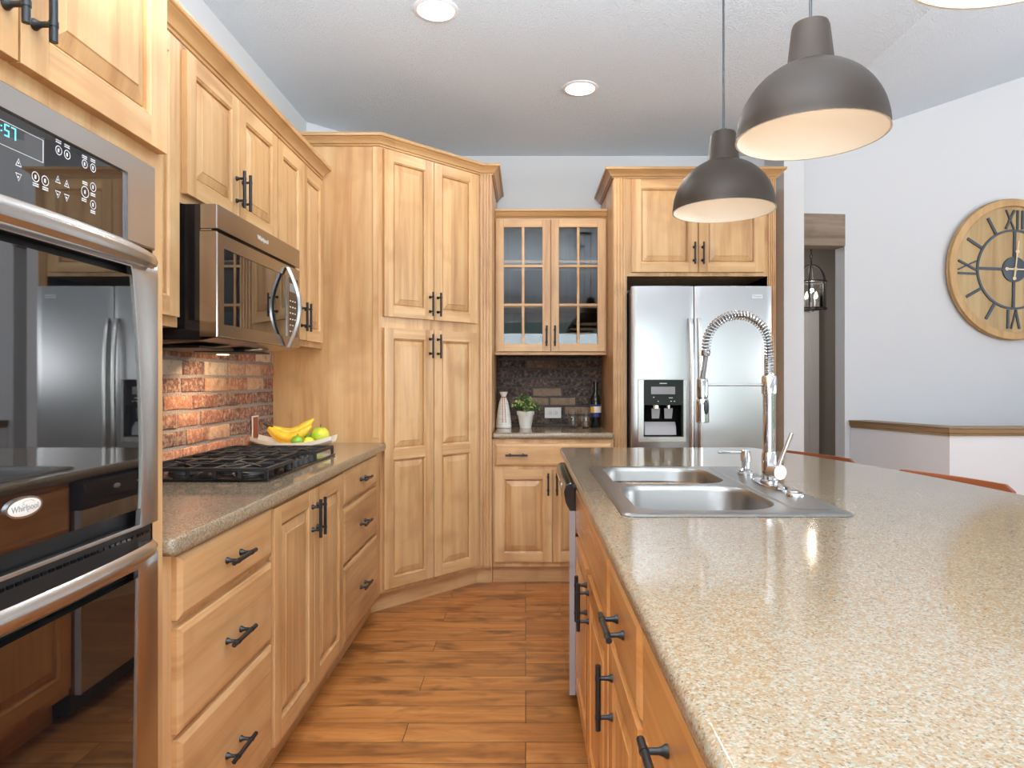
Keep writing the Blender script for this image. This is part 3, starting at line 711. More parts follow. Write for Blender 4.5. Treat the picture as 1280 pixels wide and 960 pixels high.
# ================================================================== BAR
BF = 4.055; BX0, BX1 = -.203, .537; BM = frame((0, BF, 0), (1, 0), (0, -1)); BT = .925
t = Thing('base_cabinet', 'maple base cabinet with one wide drawer under the bar niche counter', 'cabinet', (.167, 4.4, 0))
mb = MB('wv'); mb.box(BX0, BX1, BF, BY-.002, .105, BT-.039); mb.build('carcass', t)
mb = MB('wh'); mb.box(BX0, BX1, BF+.045, BY-.002, 0, .105); mb.build('toe_kick', t)
drawer(t, BM, -.188, .520, .722, .858, (-.055, .387))
door(t, BM, -.188, .161, .138, .700, (.137, .615)); door(t, BM, .166, .520, .138, .700, (.190, .615))
slab('countertop', [(BX0, BY-.037), (BX0, 4.022), (BX1, 4.022), (BX1, BY-.037)], BT-.038, BT, 'short speckled stone countertop in the bar niche holding glasses')
# glass fronted cabinet
GF = 4.40; t = Thing('glass_cabinet', 'maple wall cabinet with two six-pane glass doors over the bar', 'cabinet', (.167, 4.55, 1.412))
mb = MB('wv'); y1 = BY-.002
mb.box(BX0, BX0+.018, GF, y1, 1.412, 2.318); mb.box(BX1-.018, BX1, GF, y1, 1.412, 2.318); mb.box(BX0+.018, BX1-.018, y1-.012, y1, 1.412, 2.318)
mb.use('wh'); mb.box(BX0+.018, BX1-.018, GF, y1-.012, 1.412, 1.430); mb.box(BX0+.018, BX1-.018, GF, y1-.012, 2.300, 2.318)
mb.use('wv'); mb.box(.157, .171, GF, GF+.02, 1.43, 2.30); mb.box(BX1-.05, BX1-.018, GF, GF+.02, 1.43, 2.30)
mb.build('carcass', t)
for z in (1.735, 2.035): mb = MB('wh'); mb.box(BX0+.018, BX1-.018, GF+.03, y1-.012, z-.009, z+.009); mb.build('shelf', t)
GM = frame((0, GF, 0), (1, 0), (0, -1))
def gdoor(u0, u1, z0, z1, pu):
    st = .052; tk = .02; mb = MB('wv', GM)
    mb.box(u0, u0+st, 0, tk, z0, z1); mb.box(u1-st, u1, 0, tk, z0, z1); mb.use('wh')
    mb.box(u0+st, u1-st, 0, tk, z0, z0+st); mb.box(u0+st, u1-st, 0, tk, z1-st, z1)
    dd = mb.build('door', t, bevel=.0022)
    a, b, c, d = u0+st, u1-st, z0+st, z1-st
    mb = MB('wh', GM); mid = (a+b)/2
    mb.box(mid-.009, mid+.009, .004, .018, c, d)
    for q in (1, 2): z = c+(d-c)*q/3; mb.box(a, b, .0045, .0185, z-.009, z+.009)
    mb.build('muntin', t, dd, bevel=.003)
    mb = MB('pane', GM); mb.box(a-.003, b+.003, .0005, .0035, c-.003, d+.003); mb.build('glass', t, dd)
    handle(GM, pu, 1.535, True, t, dd)
gdoor(-.196, .163, 1.432, 2.305, .138); gdoor(.168, .527, 1.432, 2.305, .193)
mb = MB('crown'); mb.sweep([(BX0+.003, GF), (BX1-.001, GF)], CROWN(2.319, .05, .035)); mb.build('crown', t)
# things on the bar
t = Thing('vase', 'white ribbed ceramic bottle vase with a twine tie on the bar', 'vase', (-.147, 4.45, BT))
prof = []
for i in range(40):
    s_ = i/39; z = .006+s_*.165; r = .052*(1-.42*s_**1.6)+.0012*math.sin(s_*60)
    prof.append((r, z))
prof = [(.046, 0), (.052, .002)]+prof+[(.021, .193), (.016, .205), (.016, .212), (.026, .232), (.027, .240), (.022, .238), (.012, .21)]
mb = MB('ceramic'); mb.lathe(prof, (-.147, 4.45, BT), 32, 'z', True); mb.build('body', t)
mb = MB('twine'); c = (-.147, 4.45, BT+.203)
mb.tube([(c[0]+.0195*math.cos(q*PI/10), c[1]+.0195*math.sin(q*PI/10), c[2]+.002) for q in range(21)], .0032, 6)
for d in (-.004, .006): mb.tube([(c[0]+d, c[1]-.020, c[2]), (c[0]+d*1.4, c[1]-.034, c[2]-.05), (c[0]+d*1.6+.003, c[1]-.049, c[2]-.11), (c[0]+d*2+.004, c[1]-.055, c[2]-.165)], .0022, 6)
mb.build('twine_tie', t)
t = Thing('potted_plant', 'small bushy green plant in a white pot on the bar', 'plant', (0, 4.44, BT))
mb = MB('ceramic'); mb.lathe([(.038, 0), (.052, .085), (.058, .086), (.060, .112), (.054, .112), (.050, .10)], (0, 4.44, BT), 28, 'z', True); mb.build('pot', t)
mb = MB(mat('potting_soil', (.03, .02, .012), .9)); mb.lathe([(.0505, .099), (.001, .104)], (0, 4.44, BT), 20, 'z', False, True); mb.build('soil', t)
r = random.Random(4); mb = MB('green'); st_ = MB('green')
for i in range(26):
    a = r.uniform(0, 2*PI); ph = r.uniform(.1, 1.35); L_ = r.uniform(.07, .125)
    d = Vector((math.cos(a)*math.sin(ph), math.sin(a)*math.sin(ph), math.cos(ph)*.95)); p0 = Vector((.018*math.cos(a), 4.44+.018*math.sin(a), BT+.102))
    p1 = p0+d*L_*Vector((.85, .85, 1)).length/1.55; st_.tube([tuple(p0), tuple((p0+p1)/2+Vector((0, 0, .006))), tuple(p1)], .0013, 5)
    for q in range(12):
        s_ = .35+.65*q/11; c = p0.lerp(p1, s_); w = r.uniform(.006, .011); ln = r.uniform(.016, .027)
        o = Vector((r.gauss(0, 1), r.gauss(0, 1), r.gauss(.5, .8))).normalized(); sd = o.cross(Vector((r.gauss(0, 1), r.gauss(0, 1), r.gauss(0, 1)))).normalized(); nn = o.cross(sd)
        mb.use('green2' if r.random() < .38 else 'green')
        vs = [mb.v(c), mb.v(c+o*ln*.5+sd*w+nn*.002), mb.v(c+o*ln), mb.v(c+o*ln*.5-sd*w+nn*.002)]; mb.f(vs)
mb.build('foliage', t); st_.build('stem', t)
t = Thing('outlet', 'white electrical outlet on the dark brick of the bar niche', 'outlet', (.193, BY-.06, .975))
mb = MB('ceramic', frame((.193, BY-.0635, 0), (1, 0), (0, -1))); mb.cbox(-.058, .058, 0, .006, .975, 1.050, .002); mb.build('plate', t)
mb = MB('white', frame((.193, BY-.0635, 0), (1, 0), (0, -1)))
for u in (-.02, .02): mb.cbox(u-.017, u+.017, .006, .008, .996, 1.029, .001)
mb.use('dark')
for u in (-.02, .02):
    for dz in (-.006, .006): mb.box(u-.004, u+.004, .008, .0085, 1.0125+dz-.001, 1.0125+dz+.001)
    mb.box(u+.008, u+.011, .008, .0085, 1.010, 1.015)
mb.build('socket', t)
def tumbler(x, y, label):
    t = Thing('wine_glass', label, 'glass', (x, y, BT+.0005), 'stemless glasses on the bar')
    mb = MB('glass'); mb.lathe([(.001, .0006), (.022, .0006), (.030, .006), (.040, .035), (.041, .052), (.037, .085), (.033, .118), (.0318, .118), (.0355, .085), (.0393, .052), (.0383, .036), (.028, .010), (.001, .006)], (x, y, BT), 28, 'z', True, True); mb.build('bowl', t)
tumbler(.318, 4.46, 'clear stemless glass standing nearest the outlet on the bar'); tumbler(.402, 4.43, 'clear stemless glass standing right beside the wine bottle')
t = Thing('wine_bottle', 'dark wine bottle with blue and yellow label on the bar', 'bottle', (.475, 4.50, BT))
mb = MB('wine'); mb.lathe([(.034, 0), (.037, .004), (.037, .175), (.034, .198), (.020, .225), (.0145, .240), (.0135, .295), (.0155, .297), (.0155, .303), (.013, .304)], (.475, 4.50, BT), 32, 'z', True, True); mb.build('body', t)
mb = MB('lblue')
def arc(z0, z1, a0, a1, r_): mb.rings([[(.475+r_*math.cos(a0+(a1-a0)*i/14), 4.50+r_*math.sin(a0+(a1-a0)*i/14), z) for i in range(15)] for z in (z0, z1)], False)
arc(BT+.070, BT+.155, PI*1.05, PI*1.95, .0374); mb.use('ceramic'); arc(BT+.100, BT+.142, PI*1.3, PI*1.9, .0377); mb.use('lyel'); arc(BT+.098, BT+.140, PI*1.12, PI*1.38, .0379); mb.build('label', t)
mb = MB('gloss'); mb.lathe([(.0150, .236), (.0142, .295), (.0162, .297), (.0162, .3035), (.012, .305)], (.475, 4.50, BT), 24, 'z', False, True); mb.build('capsule', t)
# ================================================================== FRIDGE
EF = 4.095; E0, E1 = .540, 1.542
t = Thing('fridge_cabinet', 'maple refrigerator surround with two doors above the fridge and crown', 'cabinet', (1.04, 4.4, 0))
mb = MB('wv'); mb.box(E0, .624, EF, BY-.002, 0, 2.488); mb.box(1.490, E1, EF, BY-.002, 0, 2.488); mb.box(.624, 1.490, EF, BY-.002, 1.885, 2.488); mb.build('carcass', t)
EM = frame((0, EF, 0), (1, 0), (0, -1))
door(t, EM, .650, 1.058, 1.908, 2.478, (1.034, 2.02)); door(t, EM, 1.063, 1.466, 1.908, 2.478, (1.087, 2.02))
pilaster(t, EM, .546, .612, .0, 2.487); pilaster(t, EM, 1.496, 1.538, .0, 2.487)
mb = MB('crown'); mb.sweep([(E0, 4.72), (E0, EF), (E1, EF), (E1, 4.72)], CROWN(2.488, .058)); mb.build('crown', t)
FF = 4.035; FM = frame((0, FF, 0), (1, 0), (0, -1))
t = Thing('refrigerator', 'stainless side-by-side refrigerator with door dispenser', 'refrigerator', (1.05, 4.4, 0))
mb = MB(mat('fridge_case_grey', (.10, .10, .105), .5)); mb.box(.640, 1.474, FF+.02, BY-.02, .02, 1.790)
for x in (.70, 1.41): mb.box(x-.03, x+.03, FF+.05, FF+.1, 0, .02)
mb.build('case', t)
def fdoor(u0, u1, cut=None):
    mb = MB('steel', FM); z0, z1 = .07, 1.808; n = 22; d = .055
    us = sorted(set([u0+(u1-u0)*i/n for i in range(n+1)]+([cut[0], cut[1]] if cut else [])))
    zs = [z0, z1] if not cut else [z0, cut[2], cut[3], z1]
    yy = lambda u: d+.010*(1-((u-(u0+u1)/2)/((u1-u0)/2))**2)-.004
    def lim(u): s_ = min(u-u0, u1-u)/.008; return yy(u)-(.006 if s_ < .5 else 0)
    vs = {(i, j): mb.v((u, lim(u), z)) for i, u in enumerate(us) for j, z in enumerate(zs)}
    for i in range(len(us)-1):
        for j in range(len(zs)-1):
            if cut and j == 1 and us[i] >= cut[0]-1e-6 and us[i+1] <= cut[1]+1e-6: continue
            mb.f([vs[i, j], vs[i+1, j], vs[i+1, j+1], vs[i, j+1]])
    bk = {(i, j): mb.v((u, .001, z)) for i, u in ((0, u0), (1, u1)) for j, z in ((0, z0), (1, z1))}
    m = len(zs)-1; k_ = len(us)-1
    mb.f([bk[0, 0], bk[1, 0], bk[1, 1], bk[0, 1]])
    mb.f([bk[0, 0]]+[vs[i, 0] for i in range(k_+1)]+[bk[1, 0]]); mb.f([bk[0, 1]]+[vs[i, m] for i in range(k_+1)]+[bk[1, 1]])
    mb.f([bk[0, 0], bk[0, 1]]+[vs[0, j] for j in range(m, -1, -1)]); mb.f([bk[1, 0], bk[1, 1]]+[vs[k_, j] for j in range(m, -1, -1)])
    return mb.build('door', t, sharp=25)
DC = (.672, .962, .872, 1.250)
dl = fdoor(.637, 1.008, DC); dr = fdoor(1.014, 1.476)
def fhandle(u, dd):
    mb = MB('steelw', FM); L = []
    for i in range(25):
        s_ = i/24; z = .70+.915*s_; y = .066+.036*math.sin(PI*s_)**.45; w = .013
        L.append([(u-w, y-.006, z), (u-w*.8, y+.006, z), (u, y+.010, z), (u+w*.8, y+.006, z), (u+w, y-.006, z)])
    mb.rings(L, True, True, True)
    for z in (.715, 1.60): mb.box(u-.009, u+.009, .045, .075, z-.012, z+.012)
    mb.build('handle', t, dd)
fhandle(.985, dl); fhandle(1.037, dr)
mb = MB('steelw'); fr_ring(mb, FM, DC, (.706, .944, .905, 1.246), .045, .066, .02); dp = mb.build('dispenser_frame', t, dl)
mb = MB('gloss', FM); mb.box(.706, .944, .03, .056, 1.095, 1.246); mb.use('inkg'); mb.box(.752, .896, .056, .057, 1.160, 1.205)
mb.use('ink')
for u, z, w in ((.825, 1.225, .022), (.768, 1.142, .004), (.795, 1.118, .004), (.870, 1.138, .012), (.872, 1.118, .004), (.892, 1.118, .004)): mb.box(u-w, u+w, .056, .0567, z-.0022, z+.0022)
mb.build('control_panel', t, dl)
mb = MB('dark', FM); mb.box(.706, .944, .0015, .006, .905, 1.095); mb.box(.706, .712, .006, .05, .905, 1.095); mb.box(.938, .944, .006, .05, .905, 1.095)
mb.use(mat('dispenser_grey', (.36, .36, .37), .4)); mb.rings([[(u, .006, .915), (u, .048, .915), (u, .040, .962), (u, .012, .992), (u, .006, .992)] for u in (.716, .905)], True, True, True)
for u in (.785, .862): mb.rings([[(u-.022, .018, 1.012), (u+.022, .018, 1.012), (u+.022, .022, 1.012), (u-.022, .022, 1.012)], [(u-.026, .026, 1.075), (u+.026, .026, 1.075), (u+.026, .031, 1.075), (u-.026, .031, 1.075)]], True, True, True)
mb.use('steelw'); mb.lathe([(.022, 0), (.020, .022)], (.785, .030, 1.073), 16, 'z', True, True); mb.lathe([(.012, 0), (.012, .022)], (.862, .032, 1.073), 12, 'z', True, True)
mb.build('dispenser_recess', t, dl)
mb = MB('ink', FM); mb.box(1.355, 1.418, .052, .0605, 1.735, 1.757); text_into(mb, 'Whirlpool', .013, FM @ Matrix.Translation((1.3865, .0610, 1.746)) @ Matrix(((1, 0, 0, 0), (0, 0, 1, 0), (0, 1, 0, 0), (0, 0, 0, 1))), 'inkg'); mb.build('badge', t, dr)
# ================================================================== ISLAND
IX = .20; IB = frame((IX, 0, 0), (0, -1), (-1, 0)); IEX = .168
def island_cab(label, y0, y1, name='base_cabinet', x1=.90):
    t = Thing(name, label, 'cabinet', ((IX+x1)/2, (y0+y1)/2, 0))
    mb = MB('iv'); mb.box(IX, x1, y0, y1, .105, .8745); mb.build('carcass', t)
    mb = MB('ih'); mb.box(IX+.06, x1-.03, y0, y1, 0, .105); mb.build('toe_kick', t); return t
KW = dict(wv='iv', wh='ih')
# sink base is hollow above so that the bowls hang free
t = Thing('sink_cabinet', 'island sink cabinet with two doors beside the dishwasher', 'cabinet', (.6, 1.93, 0))
mb = MB('iv'); mb.box(IX, IX+.018, 1.452, 2.412, .105, .8745); mb.box(.88, .90, 1.452, 2.412, .105, .8745); mb.box(IX+.018, .88, 1.452, 1.47, .105, .8745); mb.box(IX+.018, .88, 2.394, 2.412, .105, .8745); mb.box(IX+.018, .88, 1.47, 2.394, .105, .125); mb.build('carcass', t)
mb = MB('ih'); mb.box(IX+.06, .87, 1.452, 2.412, 0, .105); mb.build('toe_kick', t)
drawer(t, IB, -2.395, -1.462, .700, .858, (), 'ih', 'false_front')
door(t, IB, -2.395, -1.931, .138, .682, (-1.965, .60), **KW); door(t, IB, -1.926, -1.462, .138, .682, (-1.892, .60), **KW)
t = island_cab('island cabinet with one drawer over one door next to the sink cabinet', 1.050, 1.450)
drawer(t, IB, -1.436, -1.070, .700, .858, (-1.262,), 'ih'); door(t, IB, -1.436, -1.070, .138, .686, (-1.375, .59), **KW)
t = island_cab('nearest island cabinet with a drawer, close to the camera', .300, 1.048)
drawer(t, IB, -1.034, -.520, .700, .858, (-.80,), 'ih'); door(t, IB, -1.034, -.520, .138, .686, (-.975, .59), **KW)
t = Thing('end_panel', 'plain maple end panel closing the far end of the island', 'panel', (.6, 3.14, 0)); mb = MB('iv'); mb.box(IX, .86, 3.036, 3.245, 0, .8745); mb.build('panel', t, bevel=.003)
# dishwasher
t = Thing('dishwasher', 'stainless dishwasher with black control panel under the island counter', 'dishwasher', (.5, 2.72, 0))
D0, D1 = 2.420, 3.030
mb = MB('dark'); mb.box(.205, .80, D0, D1, .02, .872); mb.box(.26, .78, D0+.02, D1-.02, 0, .02); mb.build('tub', t)
mb = MB(mat('polished_dishwasher_steel', (.62, .62, .63), .05, 1)); mb.box(.160, .203, D0, D1, .10, .770); dd = mb.build('door', t, bevel=.004)
mb = MB(mat('grey_door_edge', (.42, .42, .44), .45, .3)); mb.box(.1595, .181, D0-.0035, D0-.0002, .10, .770); mb.build('door_edge', t, dd)['label'] = 'grey near edge of the dishwasher door'
mb = MB('gloss'); mb.rings([[(.203, y, .772), (.160, y, .772), (.146, y, .80), (.140, y, .838), (.147, y, .864), (.160, y, .871), (.203, y, .871)] for y in (D0, D1)], True, True, True); cp = mb.build('control_panel', t, bevel=.003)
mb = MB('ink'); XD = frame((.1395, 2.60, 0), (0, -1), (-1, 0)); mb.X = XD
mb.rings([[(.02*s_*math.cos(q*PI/12), y, .835+.009*s_*math.sin(q*PI/12)) for q in range(24)] for s_, y in ((1, -.004), (1, .001), (.85, .0015))], True, False, True)
for i in range(7): mb.box(-.14-.03*i-.008, -.14-.03*i+.008, -.003, .0006, .832, .836)
mb.build('button_marking', t, cp)
# countertop with bowed seating side
ax = lambda y: 1.462-.142*(y-1.72)**2
pts = [(IEX, .25), (ax(.25), .25)]+[(ax(.25+3.03*i/40), .25+3.03*i/40) for i in range(1, 40)]+[(ax(3.28), 3.28), (IEX, 3.28)]
SX0, SX1, SY0, SY1 = .236, .812, 1.618, 2.520
hole = [(SX0+.025, SY0+.025), (SX1-.025, SY0+.025), (SX1-.025, SY1-.025), (SX0+.025, SY1-.025)]
slab('countertop', pts, .876, CT, 'large speckled beige stone island countertop around the double sink', hole)
# sink
def rrect(x0, x1, y0, y1, r, n=8):
    P = []
    for cx, cy, a in ((x1-r[0], y1-r[0], 0), (x0+r[1], y1-r[1], 1), (x0+r[2], y0+r[2], 2), (x1-r[3], y0+r[3], 3)):
        rr = r[[0, 1, 2, 3][a]]
        for i in range(n+1): q = PI/2*(a+i/n); P.append((cx+rr*math.cos(q), cy+rr*math.sin(q)))
    return P
t = Thing('sink', 'stainless double bowl drop-in sink in the island countertop', 'sink', (.52, 2.07, CT))
bowls = [(.282, .648, 2.090, 2.480, (.13, .07, .07, .10)), (.282, .662, 1.668, 2.052, (.10, .07, .07, .12))]
bm = bmesh.new(); es = []
ZR = CT+.007
for loop in [rrect(SX0+.012, SX1-.012, SY0+.012, SY1-.012, (.02,)*4)]+[rrect(*b) for b in bowls]:
    vs = [bm.verts.new((x, y, ZR)) for x, y in loop]; es += [bm.edges.new((vs[i], vs[(i+1) % len(vs)])) for i in range(len(vs))]
bmesh.ops.triangle_fill(bm, use_beauty=True, edges=es)
mb = MB('sink'); mb.bm.free(); mb.bm = bm
mb.rings([[(x, y, ZR) for x, y in rrect(SX0+.012, SX1-.012, SY0+.012, SY1-.012, (.02,)*4)], [(x, y, ZR-.001) for x, y in rrect(SX0+.006, SX1-.006, SY0+.006, SY1-.006, (.026,)*4)], [(x, y, CT+.0012) for x, y in rrect(SX0, SX1, SY0, SY1, (.032,)*4)]], True)
mb.rings([[(x, y, z) for x, y in rrect(SX0+.667*0+.668, SX1-.03, SY0+.04, SY1-.04, (.03,)*4)] if 0 else [(x, y, z) for x, y in rrect(.676+i, SX1-.022-i, SY0+.05+i, SY1-.03-i, (.03,)*4)] for i, z in ((0, ZR+.0003), (.004, ZR+.0025), (.008, ZR+.0028))], True, False, True)
rim = mb.build('rim', t, sharp=50)
for b in bowls:
    mb = MB('sink'); L = []
    cx, cy = (b[0]+b[1])/2, (b[2]+b[3])/2
    for s_, z in ((0, 0), (.004, -.004), (.008, -.016), (.016, -.12), (.03, -.155), (.06, -.165), (.14, -.172)):
        q = rrect(b[0]+s_, b[1]-s_, b[2]+s_, b[3]-s_, tuple(max(.02, r_-s_*.3) for r_ in b[4])); L.append([(x, y, ZR+z) for x, y in q])
    mb.rings(L, True, False, True); bo = mb.build('bowl', t, sharp=60)
    mb = MB('chrome'); mb.lathe([(.042, 0), (.038, .004), (.028, .001), (.020, .003)], (cx, cy, ZR-.1715), 20, 'z', False, True); mb.build('drain', t, bo)
# faucet
FXc, FYc = .752, 2.050; ZB = ZR+.003
t = Thing('faucet', 'tall chrome spring-neck kitchen faucet rising behind the sink', 'faucet', (FXc, FYc, ZB))
mb = MB('chrome'); n = 36; L = []
for s_, z in ((1, .0), (1, .004), (.8, .008)): L.append([(FXc+.030*s_*math.cos(2*PI*i/n), FYc+.125*s_*math.sin(2*PI*i/n)*1.0, ZB+z) for i in range(n)])
mb.rings(L, True, True, True); mb.build('base_plate', t)
mb = MB('chrome'); mb.lathe([(.027, .008), (.027, .014), (.0225, .018), (.0225, .096), (.0195, .101), (.0195, .104)], (FXc, FYc, ZB), 28, 'z', True); mb.lathe([(.0185, .100), (.0185, .280), (.0225, .281), (.0225, .333), (.020, .337), (.015, .338)], (FXc, FYc, ZB), 28, 'z', False, True); bd = mb.build('body', t)
# lever: ball on the +x/-y side and stick
ld = Vector((.30, -.954, 0)).normalized(); lc = Vector((FXc, FYc, ZB+.045))
mb = MB('steelw'); mb.tube([tuple(lc+ld*.012), tuple(lc+ld*.052)], .0225, 24); mb.tube([tuple(lc+ld*.040+Vector((.004, 0, .018))), tuple(lc+ld*.042+Vector((.014, 0, .05))), tuple(lc+ld*.046+Vector((.038, 0, .118)))], .0062, 12); mb.build('lever', t)
# spring arch to the left with hose and spray head
AR = .097; top = ZB+.338; P = [Vector((FXc, FYc, top+.089*i/6)) for i in range(6)]
for i in range(25): q = PI*i/24; P.append(Vector((FXc-AR+AR*math.cos(q), FYc, top+.089+AR*math.sin(q))))
HX = FXc-2*AR
P += [Vector((HX-.001, FYc, top+.065))]
hose = P+[Vector((HX-.006, FYc, top+.03)), Vector((HX-.012, FYc, top-.012))]
mb = MB(mat('grey_hose', (.16, .15, .15), .45, .4)); mb.tube([tuple(p) for p in hose], .0075, 10); mb.build('hose', t)
def resample(P, n):
    d = [0]
    for a, b in zip(P, P[1:]): d.append(d[-1]+(b-a).length)
    out = []; j = 0
    for i in range(n):
        s_ = d[-1]*i/(n-1)
        while j < len(P)-2 and d[j+1] < s_: j += 1
        f = (s_-d[j])/max(d[j+1]-d[j], 1e-9); out.append(P[j].lerp(P[j+1], f))
    return out
turns = 42; per = 12; N = turns*per; Q = resample(P, N); H = []
for i in range(N):
    tg = (Q[min(i+1, N-1)]-Q[max(i-1, 0)]).normalized(); s1 = Vector((0, 1, 0)); s2 = tg.cross(s1); a = 2*PI*i/per
    # tight winding on the upright start, open coils over the arch
    H.append(tuple(Q[i]+(s1*math.cos(a)+s2*math.sin(a))*.0135))
mb = MB('chrome'); mb.tube(H, .0021, 6); mb.build('spring', t)
mb = MB('chrome')
for z0_, r0 in ((0, .0150),): mb.lathe([(r0, 0), (r0, .006)], (FXc, FYc, top), 20, 'z', True, True)
for i in range(9): mb.lathe([(.0135, .006+i*.006), (.0162, .009+i*.006), (.0135, .012+i*.006)], (FXc, FYc, top), 18)
for i in range(3): mb.lathe([(.012, .024+i*.006), (.0155, .027+i*.006), (.012, .030+i*.006)], (HX-.0025, FYc, top+.036), 18)
mb.build('coil_collar', t)
hx = HX-.012; hz = top-.010
mb = MB('chrome'); mb.lathe([(.0085, .002), (.0165, -.002), (.0175, -.006), (.0175, -.058), (.015, -.060), (.015, -.066)], (hx, FYc, hz), 24, 'z', True); mb.lathe([(.017, -.064), (.0195, -.068), (.0200, -.085), (.0200, -.115), (.0205, -.133), (.018, -.136)], (hx, FYc, hz), 24, 'z', False, True); sh = mb.build('spray_head', t)
mb = MB('dark'); mb.sphere((hx+.006, FYc-.017, hz-.088), .012, (.75, .6, 1.9), 14, 10); mb.build('spray_button', t, sh)
mb = MB('chrome'); mb.tube([(FXc, FYc, ZB+.308), (hx, FYc, hz-.020)], .0042, 12); mb.build('support_arm', t)
# soap dispenser and air gap
sx_, sy_ = .752, 2.270
t = Thing('soap_dispenser', 'chrome soap dispenser with straight spout beside the faucet', 'dispenser', (sx_, sy_, ZB))
mb = MB('chrome'); mb.lathe([(.026, 0), (.026, .006), (.021, .010), (.022, .016), (.016, .020), (.013, .022), (.013, .044), (.0165, .046), (.0165, .082), (.014, .085)], (sx_, sy_, ZB), 24, 'z', True, True); mb.build('body', t)
mb = MB('chrome'); mb.tube([(sx_-.012, sy_, ZB+.076), (sx_-.094, sy_, ZB+.077)], .0052, 12); mb.build('spout', t)
gx, gy = .752, 1.852
t = Thing('sink_hole_cover', 'round chrome hole cover on the sink deck nearest the front', 'cover', (gx, gy, ZB))
mb = MB('chrome'); mb.lathe([(.0245, 0), (.0245, .004), (.020, .010), (.015, .0105), (.013, .007), (.006, .010)], (gx, gy, ZB), 24, 'z', True, True); mb.build('cap', t)
# ================================================================== STOOLS (top rails just show over the counter)
t = Thing('bar_stool', 'reddish wooden stool at the far end of the island, behind the faucet', 'stool', (0, 0, 0), 'wooden stools along the island')
SH = .62; w = .205
mb = MB('chair'); L = []
for s_, z in ((.96, SH-.038), (1, SH-.03), (1, SH-.006), (.97, SH)): L.append([(x*s_, y*s_, z) for x, y in rrect(-.19, .19, -.20, .20, (.05,)*4, 5)])
mb.rings(L, True, True, True); mb.build('seat', t, local=True)
for sx1, sy1 in ((1, 1), (1, -1), (-1, 1), (-1, -1)):
    mb = MB('chair'); mb.tube([(sx1*.15, sy1*.16, SH-.036), (sx1*.19, sy1*.20, 0.001)], [.018, .014], 10); mb.build('leg', t, local=True)
mb = MB('chair')
for y in (-1, 1): mb.tube([(-.17, y*.183, .24), (.17, y*.183, .24)], .009, 8)
for x in (-1, 1): mb.tube([(x*.173, -.18, .20), (x*.173, .18, .20)], .009, 8)
mb.build('stretcher', t, local=True)
for y in (-1, 1):
    mb = MB('chair'); mb.tube([(.155, y*.175, SH-.004), (.175, y*.187, .74), (.20, y*.19, .858)], [.015, .013, .012], 10); mb.build('back_post', t, local=True)
mb = MB('chair'); L = []
for i in range(17):
    s_ = -1+2*i/16; y = s_*.222; x = .20-.028*s_*s_+.012; e_ = 1 if abs(s_) < .9 else .55+.45*(1-abs(s_))/.1
    zc = .868; h = .036*e_; L.append([(x-.011, y, zc-h), (x+.011, y, zc-h), (x+.013, y, zc+h*.7), (x+.006, y, zc+h), (x-.006, y, zc+h), (x-.011, y, zc+h*.7)])
mb.rings(L, True, True, True); mb.build('top_rail', t, local=True)
for q in (-.09, -.03, .03, .09):
    mb = MB('chair'); mb.tube([(.16, q, SH-.004), (.196, q*1.1, .835)], .007, 8); mb.build('spindle', t, local=True)
def put(o, rx, ry, az):
    """place so that the top rail's middle stands at rx, ry"""
    o.rotation_euler = (0, 0, az); o.location = (rx-.205*math.cos(az), ry-.205*math.sin(az), 0)
s1 = t.o; put(s1, 1.35, 3.075, .40)
s2 = dup(s1, (0, 0, 0), 'reddish wooden stool at the middle of the island, beside the low stair wall'); put(s2, 1.525, 2.37, .36)
# ================================================================== PENDANTS
PXX = .648
def pendant(y, label, first=None):
    if first: return dup(first, (PXX, y, 1.80), label)
    t = Thing('pendant_lamp', label, 'lamp', (PXX, y, 1.80), 'dome pendants over the island')
    Rr = .163; prof = []
    a1_ = math.acos(.050/Rr)
    out = [(Rr+.001, 0), (Rr, .004)]+[(Rr*math.cos(a1_*i/16), .004+.158*math.sin(a1_*i/16)/math.sin(a1_)) for i in range(1, 17)]
    mb = MB('pend'); mb.lathe(out, (0, 0, 0), 48); mb.use('pendin'); mb.lathe([(Rr+.001, 0), (Rr-.0035, .0)]+[(r_-.004, h_-.002) for r_, h_ in out[1:]]+[(.02, .158)], (0, 0, 0), 48, 'z', False, True); mb.build('shade', t, local=True)
    mb = MB('pend'); mb.lathe([(.053, .158), (.053, .164), (.050, .168), (.041, .248), (.038, .256), (.006, .258)], (0, 0, 0), 36, 'z', False, True); mb.build('neck', t, local=True)
    mb = MB('cordm'); mb.tube([(0, 0, .256), (0, 0, 1.027)], .0035, 8); mb.lathe([(.009, .256), (.009, .27)], (0, 0, 0), 10, 'z', True, True); mb.build('cord', t, local=True)
    mb = MB('pend'); mb.lathe([(.058, 1.049), (.055, 1.032), (.01, 1.026)], (0, 0, 0), 28, 'z', True, True); mb.build('canopy', t, local=True)
    mb = MB('bulb'); mb.sphere((0, 0, .105), .028, (1, 1, 1.15), 16, 10); mb.build('bulb', t, local=True)
    return t.o
p1 = pendant(2.175, 'bronze grey dome pendant lamp hanging in front of the fridge cabinet'); p2 = pendant(1.51, 'bronze grey dome pendant lamp shown largest, middle one of the three over the island', p1); p3 = pendant(.825, 'pendant lamp at the upper right corner with only its white rim showing', p1)
for y in (2.175, 1.51, .825):
    l = bpy.data.lights.new('pendant_bulb_light', 'POINT'); l.energy = PEND_W; l.color = (1, .92, .82); l.shadow_soft_size = .04
    o = bpy.data.objects.new('pendant_bulb_light', l); COL.objects.link(o); o.location = (PXX, y, 1.858)
